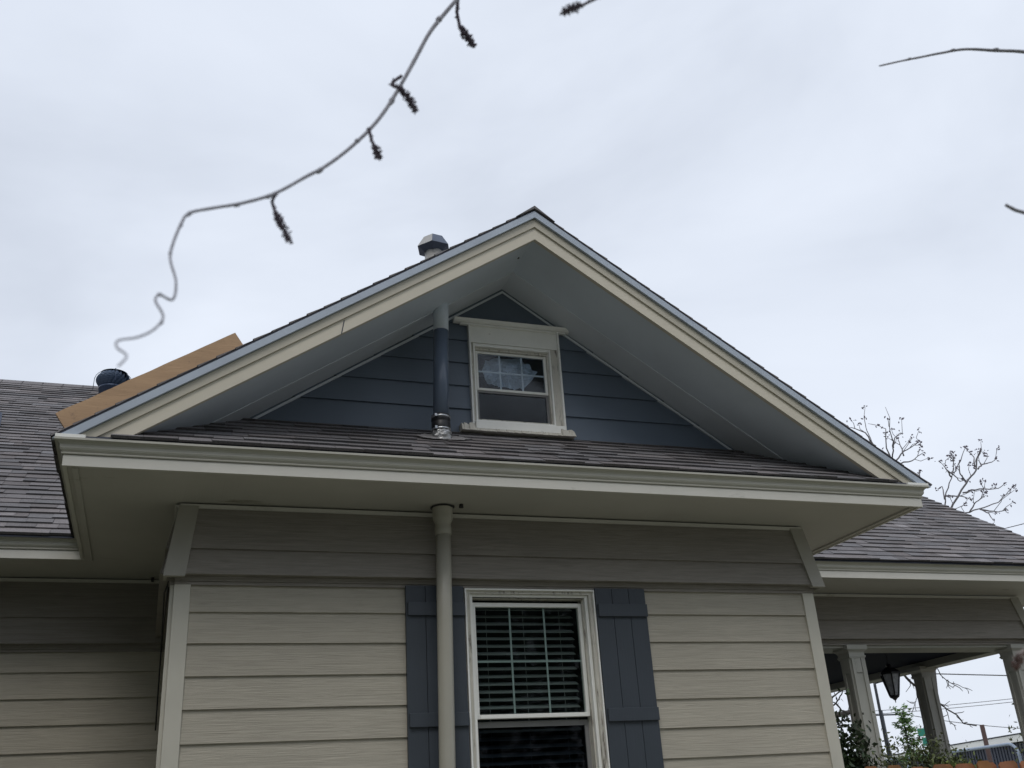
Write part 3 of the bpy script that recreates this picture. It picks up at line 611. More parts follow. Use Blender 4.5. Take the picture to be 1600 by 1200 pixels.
# crumpled pale sheet behind the upper pane
outl = [(2.017, 1.721), (1.993, 1.64), (2.005, 1.58), (2.04, 1.53), (2.09, 1.512), (2.16, 1.508), (2.234, 1.511), (2.309, 1.523), (2.361, 1.578), (2.412, 1.654), (2.351, 1.705), (2.298, 1.742), (2.15, 1.748)]
s = MB(); cx_, cz_ = 2.19, 1.63; rg = 9
for i in range(len(outl)):
    a = outl[i]; b = outl[(i+1) % len(outl)]
    for k in range(rg):
        for q in range(4):
            pts = []
            for (tt, rr) in ((q/4, k/rg), ((q+1)/4, k/rg), ((q+1)/4, (k+1)/rg), (q/4, (k+1)/rg)):
                ex_ = a[0]+(b[0]-a[0])*tt; ez_ = a[1]+(b[1]-a[1])*tt; x = cx_+(ex_-cx_)*rr; z = cz_+(ez_-cz_)*rr
                y = YG+.10+.060*noise.noise(Vector((x*34+z*9, z*5, 1)))+.02*noise.noise(Vector((x*90, z*10, 3)))
                pts.append((x, y, z))
            s.poly(pts, smooth=False)
s.build('crumpled_sheet', 'cloth', aw)
rb = MB()
for bx in ((1.6, 2.8, .9, .94, 1.0, 2.0), (1.6, 1.64, YG+.06, .9, 1.0, 1.95), (2.76, 2.8, YG+.06, .9, 1.0, 1.95), (1.64, 2.76, YG+.06, .9, 1.0, 1.04), (1.64, 2.76, YG+.06, .9, 1.9, 1.94)): rb.box(*bx)
rb.build('attic_interior', 'dark', aw)

# ---- vent stack: cream below, slate above
vp = empty_child('vent_pipe', house, (1.55, -.13, GZ))
s = MB(); s.tube([(1.512, -.135, GZ), (1.540, -.135, -1.0), (1.552, -.135, -.2), (1.560, -.135, .335)], .047, 24); s.build('lower_pipe', 'pvc', vp)
s = MB(); s.lathe((1.560, -.135, 0), [(.0495, .30), (.051, .302), (.051, .345), (.0485, .355), (.0485, .372), (.060, .395), (.063, .41), (.063, .466), (.0655, .468), (.0655, .478), (.06, .482)], 28); s.build('reducer', 'pvc', vp)
s = MB(); s.lathe((1.560, -.135, 0), [(.055, .4705), (.074, .472), (.076, .478), (.06, .481)], 20, jit=.05); s.build('pipe_collar_gap', 'rubber', vp)
s = MB(); s.tube([(1.570, -.13, 1.03), (1.592, -.13, 1.725)], .0515, 28); s.build('upper_pipe', 'bpipe', vp)
s = MB(); s.tube([(1.5921, -.13, 1.7255), (1.600, -.13, 2.02)], .0518, 28); s.build('pipe_top', 'gsoffit', vp)
s = MB(); s.lathe((1.570, -.13, 0), [(.058, .985), (.062, .99), (.062, 1.045), (.059, 1.05), (.059, 1.058), (.062, 1.062), (.061, 1.10), (.054, 1.105)], 28); s.build('coupling', 'rubber', vp)
for z in (1.0, 1.086):
    s = MB(); s.lathe((1.570, -.13, 0), [(.0615, z-.007), (.064, z-.006), (.064, z+.006), (.0615, z+.007)], 28); s.box(1.515, 1.53, -.19, -.178, z-.009, z+.009); s.build('hose_clamp', 'steel', vp)
s = MB(); s.lathe((1.572, -.132, 0), [(.085, .885), (.072, .91), (.064, .93), (.067, .95), (.061, .965), (.063, .98), (.058, .993)], 22, jit=.07, smooth=False); s.build('crumpled_flashing', 'lead', vp)
s = MB()
for i in range(26):
    a = 2*math.pi*i/26; b = 2*math.pi*(i+1)/26; ra = .11+.05*random.random()+.05*abs(math.cos(a)); rb_ = .12+.04*abs(math.cos(b))
    p = lambda an, r_: (1.572+r_*math.cos(an), -.15+r_*.55*math.sin(an), Z0+SK*(-.15+r_*.55*math.sin(an)-Y0)+.021)
    s.poly([p(a, .03), p(a, ra), p(b, rb_), p(b, .03)])
s.build('sealant_patch', 'caulk2', vp) if 'caulk2' in M else None
M['caulk2'] = mat('grey_sealant', (.22, .21, .21), .8, .2, 20, bump=(60, 60, 60), bstr=1)
s.build('sealant_patch', 'caulk2', vp)

# small wasp nests and nail stains under the eaves
for (k0, k1, kr) in (((1.665, -.20, .486), (1.663, -.20, .462), [.012, .016]), ((-.135, 1.86, .482), (-.135, 1.86, .45), [.012, .008]), ((2.10, -.36, 2.26), (2.10, -.36, 2.235), [.008, .012])):
    s = MB(); s.tube([k0, k1], kr, 8); s.build('wasp_nest', 'rubber', house)
s = MB(); s.tube([(-.03, .06, .03), (-.034, .5, -.03), (-.036, 1.1, -.05), (-.034, 1.85, -.12)], .006, 6); s.tube([(-.03, .09, .03), (-.05, .3, .02), (-.04, .8, -.2), (-.034, .9, -.7)], .005, 6); s.build('cable', 'rubber', house)

# flue vent behind the left slope
fv = empty_child('flue_vent', house, (1.74, .5, 2.2))
s = MB(); s.tube([(1.738, .5, 2.15), (1.738, .5, 2.78)], .074, 24); s.build('vent_pipe_body', 'galv', fv)
def ringo(r_, z, ph, n=6, sx=1): return [Vector((1.735+sx*r_*math.cos(2*math.pi*k/n+ph), .5+r_*math.sin(2*math.pi*k/n+ph), z)) for k in range(n)]
ph = R(10)
A_, B_, C_ = ringo(.082, 2.868, ph), ringo(.137, 2.772, ph), ringo(.079, 2.735, ph)
sa, sb = MB(), MB()
sa.poly(A_)
for k in range(6):
    q = (k+1) % 6; tgt = sb if k % 2 == 0 else sa
    tgt.poly([A_[k], A_[q], B_[q], B_[k]]); sb.poly([B_[k], B_[q], C_[q], C_[k]])  # recess and underside faces get darker metal, their shade put into the colour
sa.build('vent_cap', 'galv', fv); sb.build('vent_cap_shaded', 'galvd', fv)

M['turb2'] = mat('turbine_vane_paint', (.085, .12, .18), .4, .15, 8, metal=.2)
# turbine vent near the left ridge
tv = empty_child('turbine_vent', house, (-.80, 5.62, 3.4))
cx_, cy_ = -.79, 5.62
s = MB(); s.lathe((cx_, cy_, 0), [(.15, 3.15), (.15, 3.58), (.158, 3.585), (.158, 3.605), (.12, 3.61)], 24); s.build('vent_base', 'turb', tv)
s = MB()
nv = 22
for k in range(nv):
    a0 = 2*math.pi*k/nv
    for i in range(8):
        t0, t1 = i/8, (i+1)/8
        pr = lambda t: (.10+.095*math.sin(math.pi*(.12+.78*t)), 3.605+.195*t)
        tw_ = lambda t: a0+.75*t
        (r0, z0_), (r1, z1_) = pr(t0), pr(t1); dA = 2*math.pi/nv*1.05
        P = lambda r_, a, z: (cx_+r_*math.cos(a), cy_+r_*math.sin(a), z)
        s.poly([P(r0, tw_(t0), z0_), P(r0*.80, tw_(t0)+dA, z0_), P(r1*.80, tw_(t1)+dA, z1_), P(r1, tw_(t1), z1_)], smooth=False)
s.lathe((cx_, cy_, 0), [(.12, 3.61), (.13, 3.66), (.13, 3.75), (.10, 3.79), (.08, 3.80)], 24)
s.build('turbine_head', 'turb2', tv)
s = MB(); s.lathe((cx_, cy_, 0), [(.15, 3.797), (.12, 3.808), (.05, 3.818), (.01, 3.822)], 24); s.build('turbine_cap', 'turb', tv)
s = MB()
for an in (R(8), R(98)):
    pts = []
    for i in range(15):
        t = i/14*math.pi; pts.append((cx_+math.cos(an)*.215*math.cos(t), cy_+math.sin(an)*.215*math.cos(t), 3.62+.225*math.sin(t)**.6 if 0 < i < 14 else 3.56))
    s.tube(pts, .0035, 6)
s.build('wire_bracket', 'turb', tv)

# plumbing vent on the left wing slope
pv = empty_child('plumbing_vent', house, (-1.70, 4.2, 2.4))
s = MB(); s.tube([(-1.69, 3.98, 2.30), (-1.69, 3.98, 2.56)], .042, 18); s.build('vent_stub', 'galvd', pv)
s = MB(); s.prism([(-1.95, 3.86, mainz(3.86)+.02), (-1.57, 3.86, mainz(3.86)+.02), (-1.57, 4.06, mainz(4.06)+.02), (-1.95, 4.06, mainz(4.06)+.02)], (0, -.004, .006)); s.build('vent_flashing', 'lead', pv)

# ---- porch: beams, ceiling, columns
PB, PC_ = -.026, .046
s = MB(); s.box(W, XEND-.0, YRW+.001, YRW+.30, PB, PC_-.001); s.box(XEND-.19, XEND-.001, YRW+.30, 9, PB, PC_-.001)
s.box(W, XEND-.01, YRW+.02, YRW+.2, PC_, .47); s.box(XEND-.18, XEND-.01, YRW+.2, 9, PC_+.02, .47)
s.build('porch_beam', 'frieze2', house) if 'frieze2' in M else None
M['frieze2'] = mat('porch_beam_paint', (.33, .33, .29), .6, .06, 2)
s.build('porch_beam', 'frieze2', house)
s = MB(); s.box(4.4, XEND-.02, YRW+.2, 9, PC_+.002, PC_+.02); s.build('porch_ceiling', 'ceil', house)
s = MB(); s.box(4.26, XEND+.05, YRW-.1, 9, GZ, GZ+.45); s.build('porch_floor', 'corner', house)
for (cx_, cy_) in ((6.115, 2.122), (8.045, 2.122), (8.045, 3.47)):
    pc = empty_child('porch_column', house, (cx_, cy_, GZ+.45))
    B_ = lambda s_, h, z0, z1: s_.box(cx_-h, cx_+h, cy_-h, cy_+h, z0, z1)
    s = MB(); B_(s, .072, GZ+.45, -.12)
    # raised stiles round a recessed panel on every face
    for (dx, dy) in ((0, -1), (0, 1), (-1, 0), (1, 0)):
        for sgn in (-1, 1):
            if dx == 0:
                xa = cx_+sgn*.066; s.box(min(xa, xa-sgn*.034)+(.008 if sgn > 0 else 0), max(xa, xa-sgn*.034)+(.017 if sgn > 0 else 0)-(.017 if sgn < 0 else 0)*0, cy_+dy*.0725-(.011 if dy < 0 else 0), cy_+dy*.0725+(.011 if dy > 0 else 0), GZ+.5, -.12)
            else:
                ya = cy_+sgn*.066; s.box(cx_+dx*.0725-(.011 if dx < 0 else 0), cx_+dx*.0725+(.011 if dx > 0 else 0), min(ya, ya-sgn*.034), max(ya, ya-sgn*.034), GZ+.5, -.12)
    s.build('shaft', 'colm', pc)
    for (dx, dy) in ((0, -1), (0, 1), (-1, 0), (1, 0)):
        for (z0, z1) in ((-.25, -.121), (GZ+.5, GZ+.75)):
            s = MB()
            if dx == 0: s.box(cx_-.031, cx_+.031, cy_+dy*.073-(.0105 if dy < 0 else 0), cy_+dy*.073+(.0105 if dy > 0 else 0), z0, z1)
            else: s.box(cx_+dx*.073-(.0105 if dx < 0 else 0), cx_+dx*.073+(.0105 if dx > 0 else 0), cy_-.031, cy_+.031, z0, z1)
            s.build('panel_rail', 'colm', pc)
    s = MB(); B_(s, .092, -.112, -.098); B_(s, .086, -.122, -.1121)
    s.build('neck_moulding', 'colm', pc)
    s = MB()
    prof = [(.085, -.0979), (.086, -.072), (.094, -.060), (.108, -.048), (.112, -.042), (.112, -.006)]
    for (h0, z0), (h1, z1) in zip(prof, prof[1:]):
        s.hexa([(cx_-h0, cy_-h0, z0), (cx_+h0, cy_-h0, z0), (cx_+h0, cy_+h0, z0), (cx_-h0, cy_+h0, z0), (cx_-h1, cy_-h1, z1), (cx_+h1, cy_-h1, z1), (cx_+h1, cy_+h1, z1), (cx_-h1, cy_+h1, z1)])
    s.build('capital', 'colm', pc)
# ------------------------------------------------------------------ things round the house
# board lying on the left slope
def plank():
    d = Vector((1, 0, SL)).normalized(); n = Vector((-SL, 0, 1)).normalized(); y0, y1 = -.535, -.50
    base = Vector((-.607, 0, .682)); L_ = 1.072
    s = MB(); k = 24; prev = None
    for i in range(k):
        t0, t1 = i/k, (i+1)/k
        h0 = .128-.010*t0+(.004*noise.noise(Vector((t0*9, 0, 0)))); h1 = .128-.010*t1+(.004*noise.noise(Vector((t1*9, 0, 0))))
        a = base+d*L_*t0; b = base+d*L_*t1
        p = lambda q, h, y: (q+n*h+Vector((0, y, 0)))
        s.hexa([p(a, 0, y0), p(b, 0, y0), p(b, 0, y1), p(a, 0, y1), p(a, h0, y0), p(b, h1, y0), p(b, h1, y1), p(a, h0, y1)])
    return one(s, 'board', 'plank', 'tan board lying on edge along the left slope of the gable roof', 'board')
plank()

# lantern hanging in the porch
lx, ly = 6.86, 2.55
ln = thing('porch_lantern', 'black iron carriage lantern hanging from the porch ceiling between two columns', 'lantern', (lx, ly, -.47))
s = MB()
for i in range(9):
    z = .040-.018*i; s.tube([(lx-.005, ly, z), (lx+.005, ly, z-.009), (lx-.005, ly, z-.018)], .0035, 6)
s.lathe((lx, ly, 0), [(.035, .030), (.035, .044)], 12); s.build('chain', 'iron', ln)
s = MB(); s.lathe((lx, ly, 0), [(.010, -.098), (.022, -.106), (.028, -.120), (.016, -.130), (.055, -.148), (.095, -.178), (.106, -.190), (.106, -.202), (.098, -.205)], 6, smooth=False); s.build('hood', 'iron', ln)
s = MB(); s.lathe((lx, ly, 0), [(.090, -.206), (.042, -.405)], 6, smooth=False); s.build('glass_panes', 'lglass', ln)
s = MB()
for k in range(6):
    a = 2*math.pi*k/6; s.tube([(lx+.096*math.cos(a), ly+.096*math.sin(a), -.200), (lx+.047*math.cos(a), ly+.047*math.sin(a), -.408)], .007, 6)
s.lathe((lx, ly, 0), [(.048, -.404), (.052, -.412), (.046, -.424), (.024, -.436), (.016, -.446), (.006, -.452), (.003, -.475)], 6); s.build('cage', 'iron', ln)

# cedar fence beside the house
fn = thing('wooden_fence', 'orange cedar picket fence with dog-eared tops in front of the porch', 'fence', (7.5, 1.2, GZ))
s = MB(); x = 4.30; k = 0
while x < 13:
    wd = .138; yy = 1.17 if k % 2 else 1.235; zt = -1.118+random.uniform(-.012, .012)+(.008 if k % 2 else 0); t_ = random.uniform(.8, 1.2); c_ = .026
    s.prism([(x, yy, GZ+.03), (x+wd, yy, GZ+.03), (x+wd, yy, zt-c_), (x+wd-c_, yy, zt), (x+c_, yy, zt), (x, yy, zt-c_)], (0, .017, 0), (t_, t_*random.uniform(.85, 1.05), t_*random.uniform(.8, 1.1)))
    x += .112; k += 1
s.build('pickets', 'fence', fn, tint=True)
s = MB()
for z in (-2.7, -2.05, -1.35): s.box(4.3, 13, 1.19, 1.232, z, z+.08)
s.build('rail', 'fence', fn)
for x in (5.0, 7.4, 9.8, 12.2):
    s = MB(); s.box(x, x+.09, 1.255, 1.345, GZ, -1.2); s.build('post', 'fence', fn)

def leaves(s, c, rad, n, size, up=.35, seed=1, clump=7, elong=2., shell=.35):
    rnd = random.Random(seed); cl = []
    for _ in range(clump):
        d = Vector((rnd.gauss(0, 1), rnd.gauss(0, 1), rnd.gauss(0, 1))).normalized()*rnd.uniform(shell, 1)**.6
        cl.append((Vector((c[0]+d.x*rad[0], c[1]+d.y*rad[1], c[2]+d.z*rad[2])), rnd.uniform(.22, .5), rnd.uniform(.6, 1.4)))
    for _ in range(n):
        cc, cs, ct = rnd.choice(cl)
        d = Vector((rnd.gauss(0, .55)*rad[0]*cs*1.3, rnd.gauss(0, .55)*rad[1]*cs*1.3, rnd.gauss(0, .55)*rad[2]*cs*1.3)); p = cc+d
        u = Vector((rnd.gauss(0, 1), rnd.gauss(0, 1), rnd.gauss(0, 1)-.2)).normalized(); v = u.orthogonal().normalized(); v = (v*math.cos(7*rnd.random())+u.cross(v)*math.sin(7*rnd.random())).normalized()
        sz = size*rnd.uniform(.55, 1.3); w_ = sz/elong; t_ = ct*rnd.uniform(.6, 1.4)
        s.poly([p-u*sz*.5, p+v*w_*.5+u*.05*sz, p+u*sz*.5, p-v*w_*.5+u*.05*sz], (t_, t_, t_*rnd.uniform(.7, 1.2)))
    return cl
def shrub(name, label, cat, base, c, rad, n, size, m, seed, clump, stems=7, elong=2., bark='bark', group=None):
    o = thing(name, label, cat, base, group)
    s = MB(); cl = leaves(s, c, rad, n, size, seed=seed, clump=clump, elong=elong); s.build('foliage', m, o, tint=True)
    s = MB(); rnd = random.Random(seed+5)
    for k in range(stems):
        tgt = cl[k % len(cl)][0]; mid = (Vector(base)+tgt)/2+Vector((rnd.uniform(-.06, .06), rnd.uniform(-.06, .06), .1))
        s.tube([base, mid, tgt], [.014, .009, .003], 6)
    s.build('stems', bark, o)
    return o
shrub('evergreen_bush', 'dark green glossy bush squeezed between the house corner and the first porch column', 'bush', (5.45, 1.62, GZ), (5.42, 1.62, -1.40), (.24, .2, .60), 8000, .055, 'leafd', 3, 60, 9)
shrub('flowering_shrub', 'loose reddish green shrub in front of the first porch column, above the fence', 'shrub', (6.10, 1.58, GZ), (6.06, 1.56, -1.26), (.44, .18, .36), 4200, .036, 'leafr', 8, 44, 16)
M['leafl2'] = mat('yellow_green_leaf', (.10, .13, .035), .6, .4, 3, tint=True)
shrub('low_shrub', 'low yellow-green shrub peeking over the fence beside the reddish one', 'shrub', (6.65, 1.6, GZ), (6.46, 1.56, -1.25), (.26, .14, .18), 1800, .045, 'leafl2', 12, 30, 8)
# sapling beyond the porch
sp = thing('sapling', 'slender sapling with bright new green leaves seen between the porch columns', 'sapling', (8.92, 5.0, GZ))
s = MB(); s.tube([(8.92, 5.0, GZ), (8.88, 4.96, -1.4), (8.82, 4.9, -.8), (8.79, 4.85, -.36)], [.022, .015, .009, .003], 7)
rnd = random.Random(4)
lf = MB()
tips = []
for k in range(26):
    t = k/25; z = -.95+.60*t; b0 = Vector((8.80+.06*(1-t), 4.87+.07*(1-t), z)); a = rnd.uniform(0, 6.28); L_ = (.30-.20*t)*rnd.uniform(.5, 1.05)
    e_ = b0+Vector((math.cos(a)*L_, math.sin(a)*L_, .10*rnd.uniform(-.3, 1.2))); s.tube([b0, (b0+e_)/2+Vector((0, 0, .015)), e_], [.004, .003, .0012], 5)
    for q in range(46):
        f_ = rnd.uniform(.25, 1.05); p = b0.lerp(e_, f_)+Vector((rnd.gauss(0, .016), rnd.gauss(0, .016), rnd.gauss(0, .014))); u = Vector((rnd.gauss(0, 1), rnd.gauss(0, 1), rnd.gauss(-.3, .8))).normalized(); v = u.orthogonal().normalized()
        sz = rnd.uniform(.035, .065); t_ = rnd.uniform(.6, 1.5); lf.poly([p, p+u*sz*.5+v*sz*.22, p+u*sz, p+u*sz*.5-v*sz*.22], (t_, t_, t_))
s.build('stem', 'bark', sp); lf.build('foliage', 'leafl', sp, tint=True)

# ---- far things
def far_tree(name, label, base, limbs, m='ftwig', buds=True, seed=3, tw=3, tl=.45, group=None):
    o = thing(name, label, 'tree', base, group); s = MB(); bd = MB(); rnd = random.Random(seed); tm = MB(); n0 = 0
    for li, L_ in enumerate(limbs):
        pts = [Vector(q[:3]) for q in L_]; rr = [q[3] for q in L_]
        # subdivide with a little wobble
        P2, R2 = [], []
        for a in range(len(pts)-1):
            for k in range(4):
                t = k/4; p = pts[a].lerp(pts[a+1], t)
                if k: p = p+Vector((rnd.gauss(0, 1), rnd.gauss(0, 1), rnd.gauss(0, 1)))*(pts[a+1]-pts[a]).length*.022
                P2.append(p); R2.append(rr[a]+(rr[a+1]-rr[a])*t)
        P2.append(pts[-1]); R2.append(rr[-1]); s.tube(P2, R2, 6)
        for k in range(2, len(P2)):
            if R2[k] > .05: continue
            if rnd.random() < .13*tw:
                d = (P2[k]-P2[k-1]).normalized(); q = Vector((rnd.gauss(0, 1), rnd.gauss(0, 1), rnd.gauss(0, 1))); q = (d*.9+q.normalized()*.9+Vector((0, 0, .35))).normalized(); ll = tl*rnd.uniform(.25, 1)
                e_ = P2[k]+q*ll; mdl = P2[k]+q*ll*.5+Vector((rnd.gauss(0, 1), rnd.gauss(0, 1), rnd.gauss(0, 1)))*ll*.12
                s.tube([P2[k], mdl, e_], [min(R2[k], .008)*.8, .006, .004], 5)
                if buds and rnd.random() < .8: bud(bd, e_, rnd)
        if buds: bud(bd, P2[-1], rnd)
    s.build('branches', m, o)
    if bd.f: bd.build('buds', 'catkin', o)
    return o
def bud(bd, p, rnd):
    for _ in range(5):
        c_ = p+Vector((rnd.gauss(0, 1), rnd.gauss(0, 1), rnd.gauss(0, 1)))*.028; r_ = rnd.uniform(.014, .03); u = Vector((rnd.gauss(0, 1), rnd.gauss(0, 1), rnd.gauss(0, 1))).normalized(); v = u.orthogonal().normalized(); w_ = u.cross(v)
        a = [c_+u*r_*1.5, c_+v*r_*.6, c_+w_*r_*.6, c_-v*r_*.6, c_-w_*r_*.6, c_-u*r_]
        for q in ((0, 1, 2), (0, 2, 3), (0, 3, 4), (0, 4, 1), (5, 2, 1), (5, 3, 2), (5, 4, 3), (5, 1, 4)): bd.poly([a[i] for i in q])
LIMB = lambda pre: [v for k, v in sorted(TR.items()) if k.startswith(pre)]
B0 = TR['BT00'][0]
tb = far_tree('bare_tree', 'bare budding tree rising behind the right-hand roof', (13.35, 9.66, GZ), LIMB('BT'), tw=1.9, tl=.42)
s = MB(); s.tube([(13.35, 9.66, GZ), (13.36, 9.66, -.3), B0[:3]], [.13, .11, .06], 10); s.build('trunk', 'bark', tb)
Q0 = TR['QT01'][0]
qx, qy = 12.9, 9.0
tq = far_tree('bare_tree', 'bare dark tree seen through the porch beside the corner of the siding', (Q0[0]-1.4, Q0[1]+.6, GZ), LIMB('QT'), m='bark', buds=False, tw=2, tl=.5, seed=6)
s = MB(); s.tube([(Q0[0]-1.4, Q0[1]+.6, GZ), (Q0[0]-1.3, Q0[1]+.5, -.9), Q0[:3]], [.16, .12, .06], 10); s.tube([TR['QT00'][0][:3], (Q0[0]-.9, Q0[1]+.4, -.9)], [.02, .05], 8)
s.tube([TR['QT03'][0][:3], TR['QT04'][0][:3]], [.012, .012], 6); s.tube([TR['QT04'][0][:3], TR['QT05'][0][:3]], [.012, .012], 6); s.tube([TR['QT05'][0][:3], (Q0[0]-1.3, Q0[1]+.5, -1.2)], [.012, .03], 6)
s.build('trunk', 'bark', tq)
R0 = Vector(TR['RT00'][0][:3])
tr_ = far_tree('drooping_tree', 'thin drooping bare branches hanging beyond the middle porch column', (15.34, 11.98, GZ), [TR[k] for k in ('RT00', 'RT01', 'RT02', 'RT03', 'RT04', 'RT05')], m='bark', buds=False, tw=2, tl=.22, seed=9)
s = MB(); s.tube([(15.34, 11.98, GZ), (15.34, 11.98, 1.9), (R0.x+.9, R0.y+1.0, 2.6), R0], [.10, .08, .04, .02], 8); s.tube([TR['RT03'][0][:3], (R0.x+.9, R0.y+1.0, 2.6)], [.008, .02], 6); s.build('trunk', 'bark', tr_)

# street light pole, utility pole, sign, rusty post, pipe rail
lp = thing('street_light', 'tall dark street light pole visible behind the hanging lantern', 'street light', (19.0, 18.05, GZ))
s = MB(); s.tube([(17.95, 16.9, GZ), (17.95, 16.9, 1.50), (17.95, 16.9, 1.60)], [.05, .036, .034], 10); s.build('pole', 'pole', lp)
s = MB(); s.tube([(17.95, 16.9, 1.58), (18.10, 16.80, 1.62), (18.22, 16.72, 1.60)], [.03, .035, .02], 8); s.build('arm', 'pole', lp)
up = thing('utility_pole', 'distant wooden utility pole with a crossarm beside the street light', 'pole', (31.0, 33.5, GZ))
s = MB(); s.tube([(31.05, 33.5, GZ), (31.05, 33.5, 2.55)], [.12, .09], 8); s.build('post', 'pole', up)
s = MB(); s.box(30.2, 31.9, 33.4, 33.48, 2.31, 2.37); s.build('crossarm', 'pole', up)
sg_ = thing('street_sign', 'small green street sign at the edge of the middle porch column', 'sign', (21.9, 20.1, GZ))
s = MB(); s.tube([(21.95, 20.1, GZ), (21.95, 20.1, .70)], .03, 8); s.build('post', 'pole', sg_)
s = MB(); s.box(21.62, 22.3, 20.03, 20.05, .43, .66); s.build('sign_face', 'green', sg_, bevel=.01)
s = MB(); s.box(21.75, 22.35, 20.06, 20.08, .16, .40); s.build('sign_face', 'green', sg_)
s = MB(); s.tube([(17.30, 12.75, GZ), (17.30, 12.75, .11)], [.055, .05], 10)
one(s, 'rusty_post', 'rust', 'rusty brown steel post standing in front of the dark metal building', 'post')
rl = thing('pipe_rail', 'pale blue pipe rail with a rounded corner in front of the dark metal building', 'rail', (17.0, 13.3, GZ))
A_ = Vector((17.56, 19.2, -.379)); Bq = Vector((16.7824, 11.3608, -.3788)); dd = (Bq-A_).normalized()
s = MB(); pts = [A_, Bq-dd*.25]
for i in range(1, 7):
    a = i/6*math.pi/2; pts.append(Bq-dd*.25+dd*.25*math.sin(a)+Vector((0, 0, -.25*(1-math.cos(a)))))
pts.append(Vector((Bq.x, Bq.y, GZ))); s.tube(pts, .032, 10); s.build('top_rail', 'rail', rl)
for t in (.02, .5):
    p = A_.lerp(Bq, t); s = MB(); s.tube([p, (p.x, p.y, GZ)], .035, 8); s.build('post', 'rail', rl)

# dark metal building
A_ = Vector((31.6735, 33.8239, 0)); Bq = Vector((29.2791, 23.7505, 0)); dd = (Bq-A_).normalized(); nn = Vector((-dd.y, dd.x, 0))
if nn.x < 0: nn = -nn
mbld = thing('metal_building', 'long dark corrugated metal building with a white roof edge beyond the porch', 'building', (34, 28, GZ))
P0 = A_-dd*9; P1 = Bq+dd*3.0
s = MB(); L_ = (P1-P0).length; k = int(L_/.2)
for i in range(k):
    a = P0+dd*(i*.2); b = P0+dd*(i*.2+.1); c_ = P0+dd*(i*.2+.2)
    o1 = -nn*.025
    for (p, q) in ((a, b+o1*0), (b+o1, c_+o1)):
        s.poly([(p.x, p.y, GZ), (q.x, q.y, GZ), (q.x, q.y, .42), (p.x, p.y, .42)])
    s.poly([(b.x, b.y, GZ), ((b+o1).x, (b+o1).y, GZ), ((b+o1).x, (b+o1).y, .42), (b.x, b.y, .42)]); s.poly([((c_+o1).x, (c_+o1).y, GZ), (c_.x, c_.y, GZ), (c_.x, c_.y, .42), ((c_+o1).x, (c_+o1).y, .42)])
s.poly([(P1.x, P1.y, GZ), (P1.x+nn.x*9, P1.y+nn.y*9, GZ), (P1.x+nn.x*9, P1.y+nn.y*9, .42), (P1.x, P1.y, .42)])
s.build('wall', 'metalwall', mbld)
s = MB(); a, b = P0-nn*.25-dd*.2, P1-nn*.25+dd*.2; c_, e_ = b+nn*10, a+nn*10
s.hexa([(a.x, a.y, .40), (b.x, b.y, .40), (c_.x, c_.y, 1.0), (e_.x, e_.y, 1.0), (a.x, a.y, .63), (b.x, b.y, .63), (c_.x, c_.y, 1.25), (e_.x, e_.y, 1.25)]); s.build('roof', 'wroof', mbld)
s = MB(); a, b = P0-nn*.27, P1-nn*.27; s.hexa([(a.x, a.y, .635), (b.x, b.y, .635), (b.x+nn.x*.2, b.y+nn.y*.2, .635), (a.x+nn.x*.2, a.y+nn.y*.2, .635), (a.x, a.y, .675), (b.x, b.y, .675), (b.x+nn.x*.2, b.y+nn.y*.2, .675), (a.x+nn.x*.2, a.y+nn.y*.2, .675)]); s.build('gutter', 'pole', mbld)
shrub('far_bush', 'pale green bush at the far end of the metal building behind the right porch column', 'bush', (16.9, 10.6, GZ), (17.1, 10.5, -.75), (.7, .8, .85), 3500, .09, 'leafr', 31, 50, 8)

# overhead wires
WL = 'overhead wires seen through the porch'
def wire(a, b, r_, label, sag=.25, group=WL):
    a = Vector(a); b = Vector(b); d = b-a; a2 = a-d*.6; b2 = b+d*.6; pts = []
    for i in range(17):
        t = i/16; p = a2.lerp(b2, t); p.z += sag*((2*t-1)**2-.2); pts.append(p)
    s = MB(); s.tube(pts, r_, 5); return one(s, 'overhead_wire', 'wire', label, 'wire', group)
wire((28.62, 27.86, 3.354), (33.70, 26.21, 2.918), .022, 'single heavier overhead wire running level between the middle and right porch columns', .02)
wire((34.43, 37.58, 2.95), (42.2, 34.6, 3.18), .014, 'upper of the two thin parallel wires rising to the right between the porch columns')
wire((34.44, 37.63, 2.80), (42.2, 34.68, 3.03), .014, 'lower of the two thin parallel wires rising to the right between the porch columns')
wire((30.2, 28.15, 1.49), (33.86, 27.06, .99), .013, 'thin sloping wire just above the white roof edge of the metal building')
wire((23.11, 17.04, 5.86), (24.9, 16.24, 6.19), .012, 'thin wire in the sky above the porch roof at the right', .02, None)

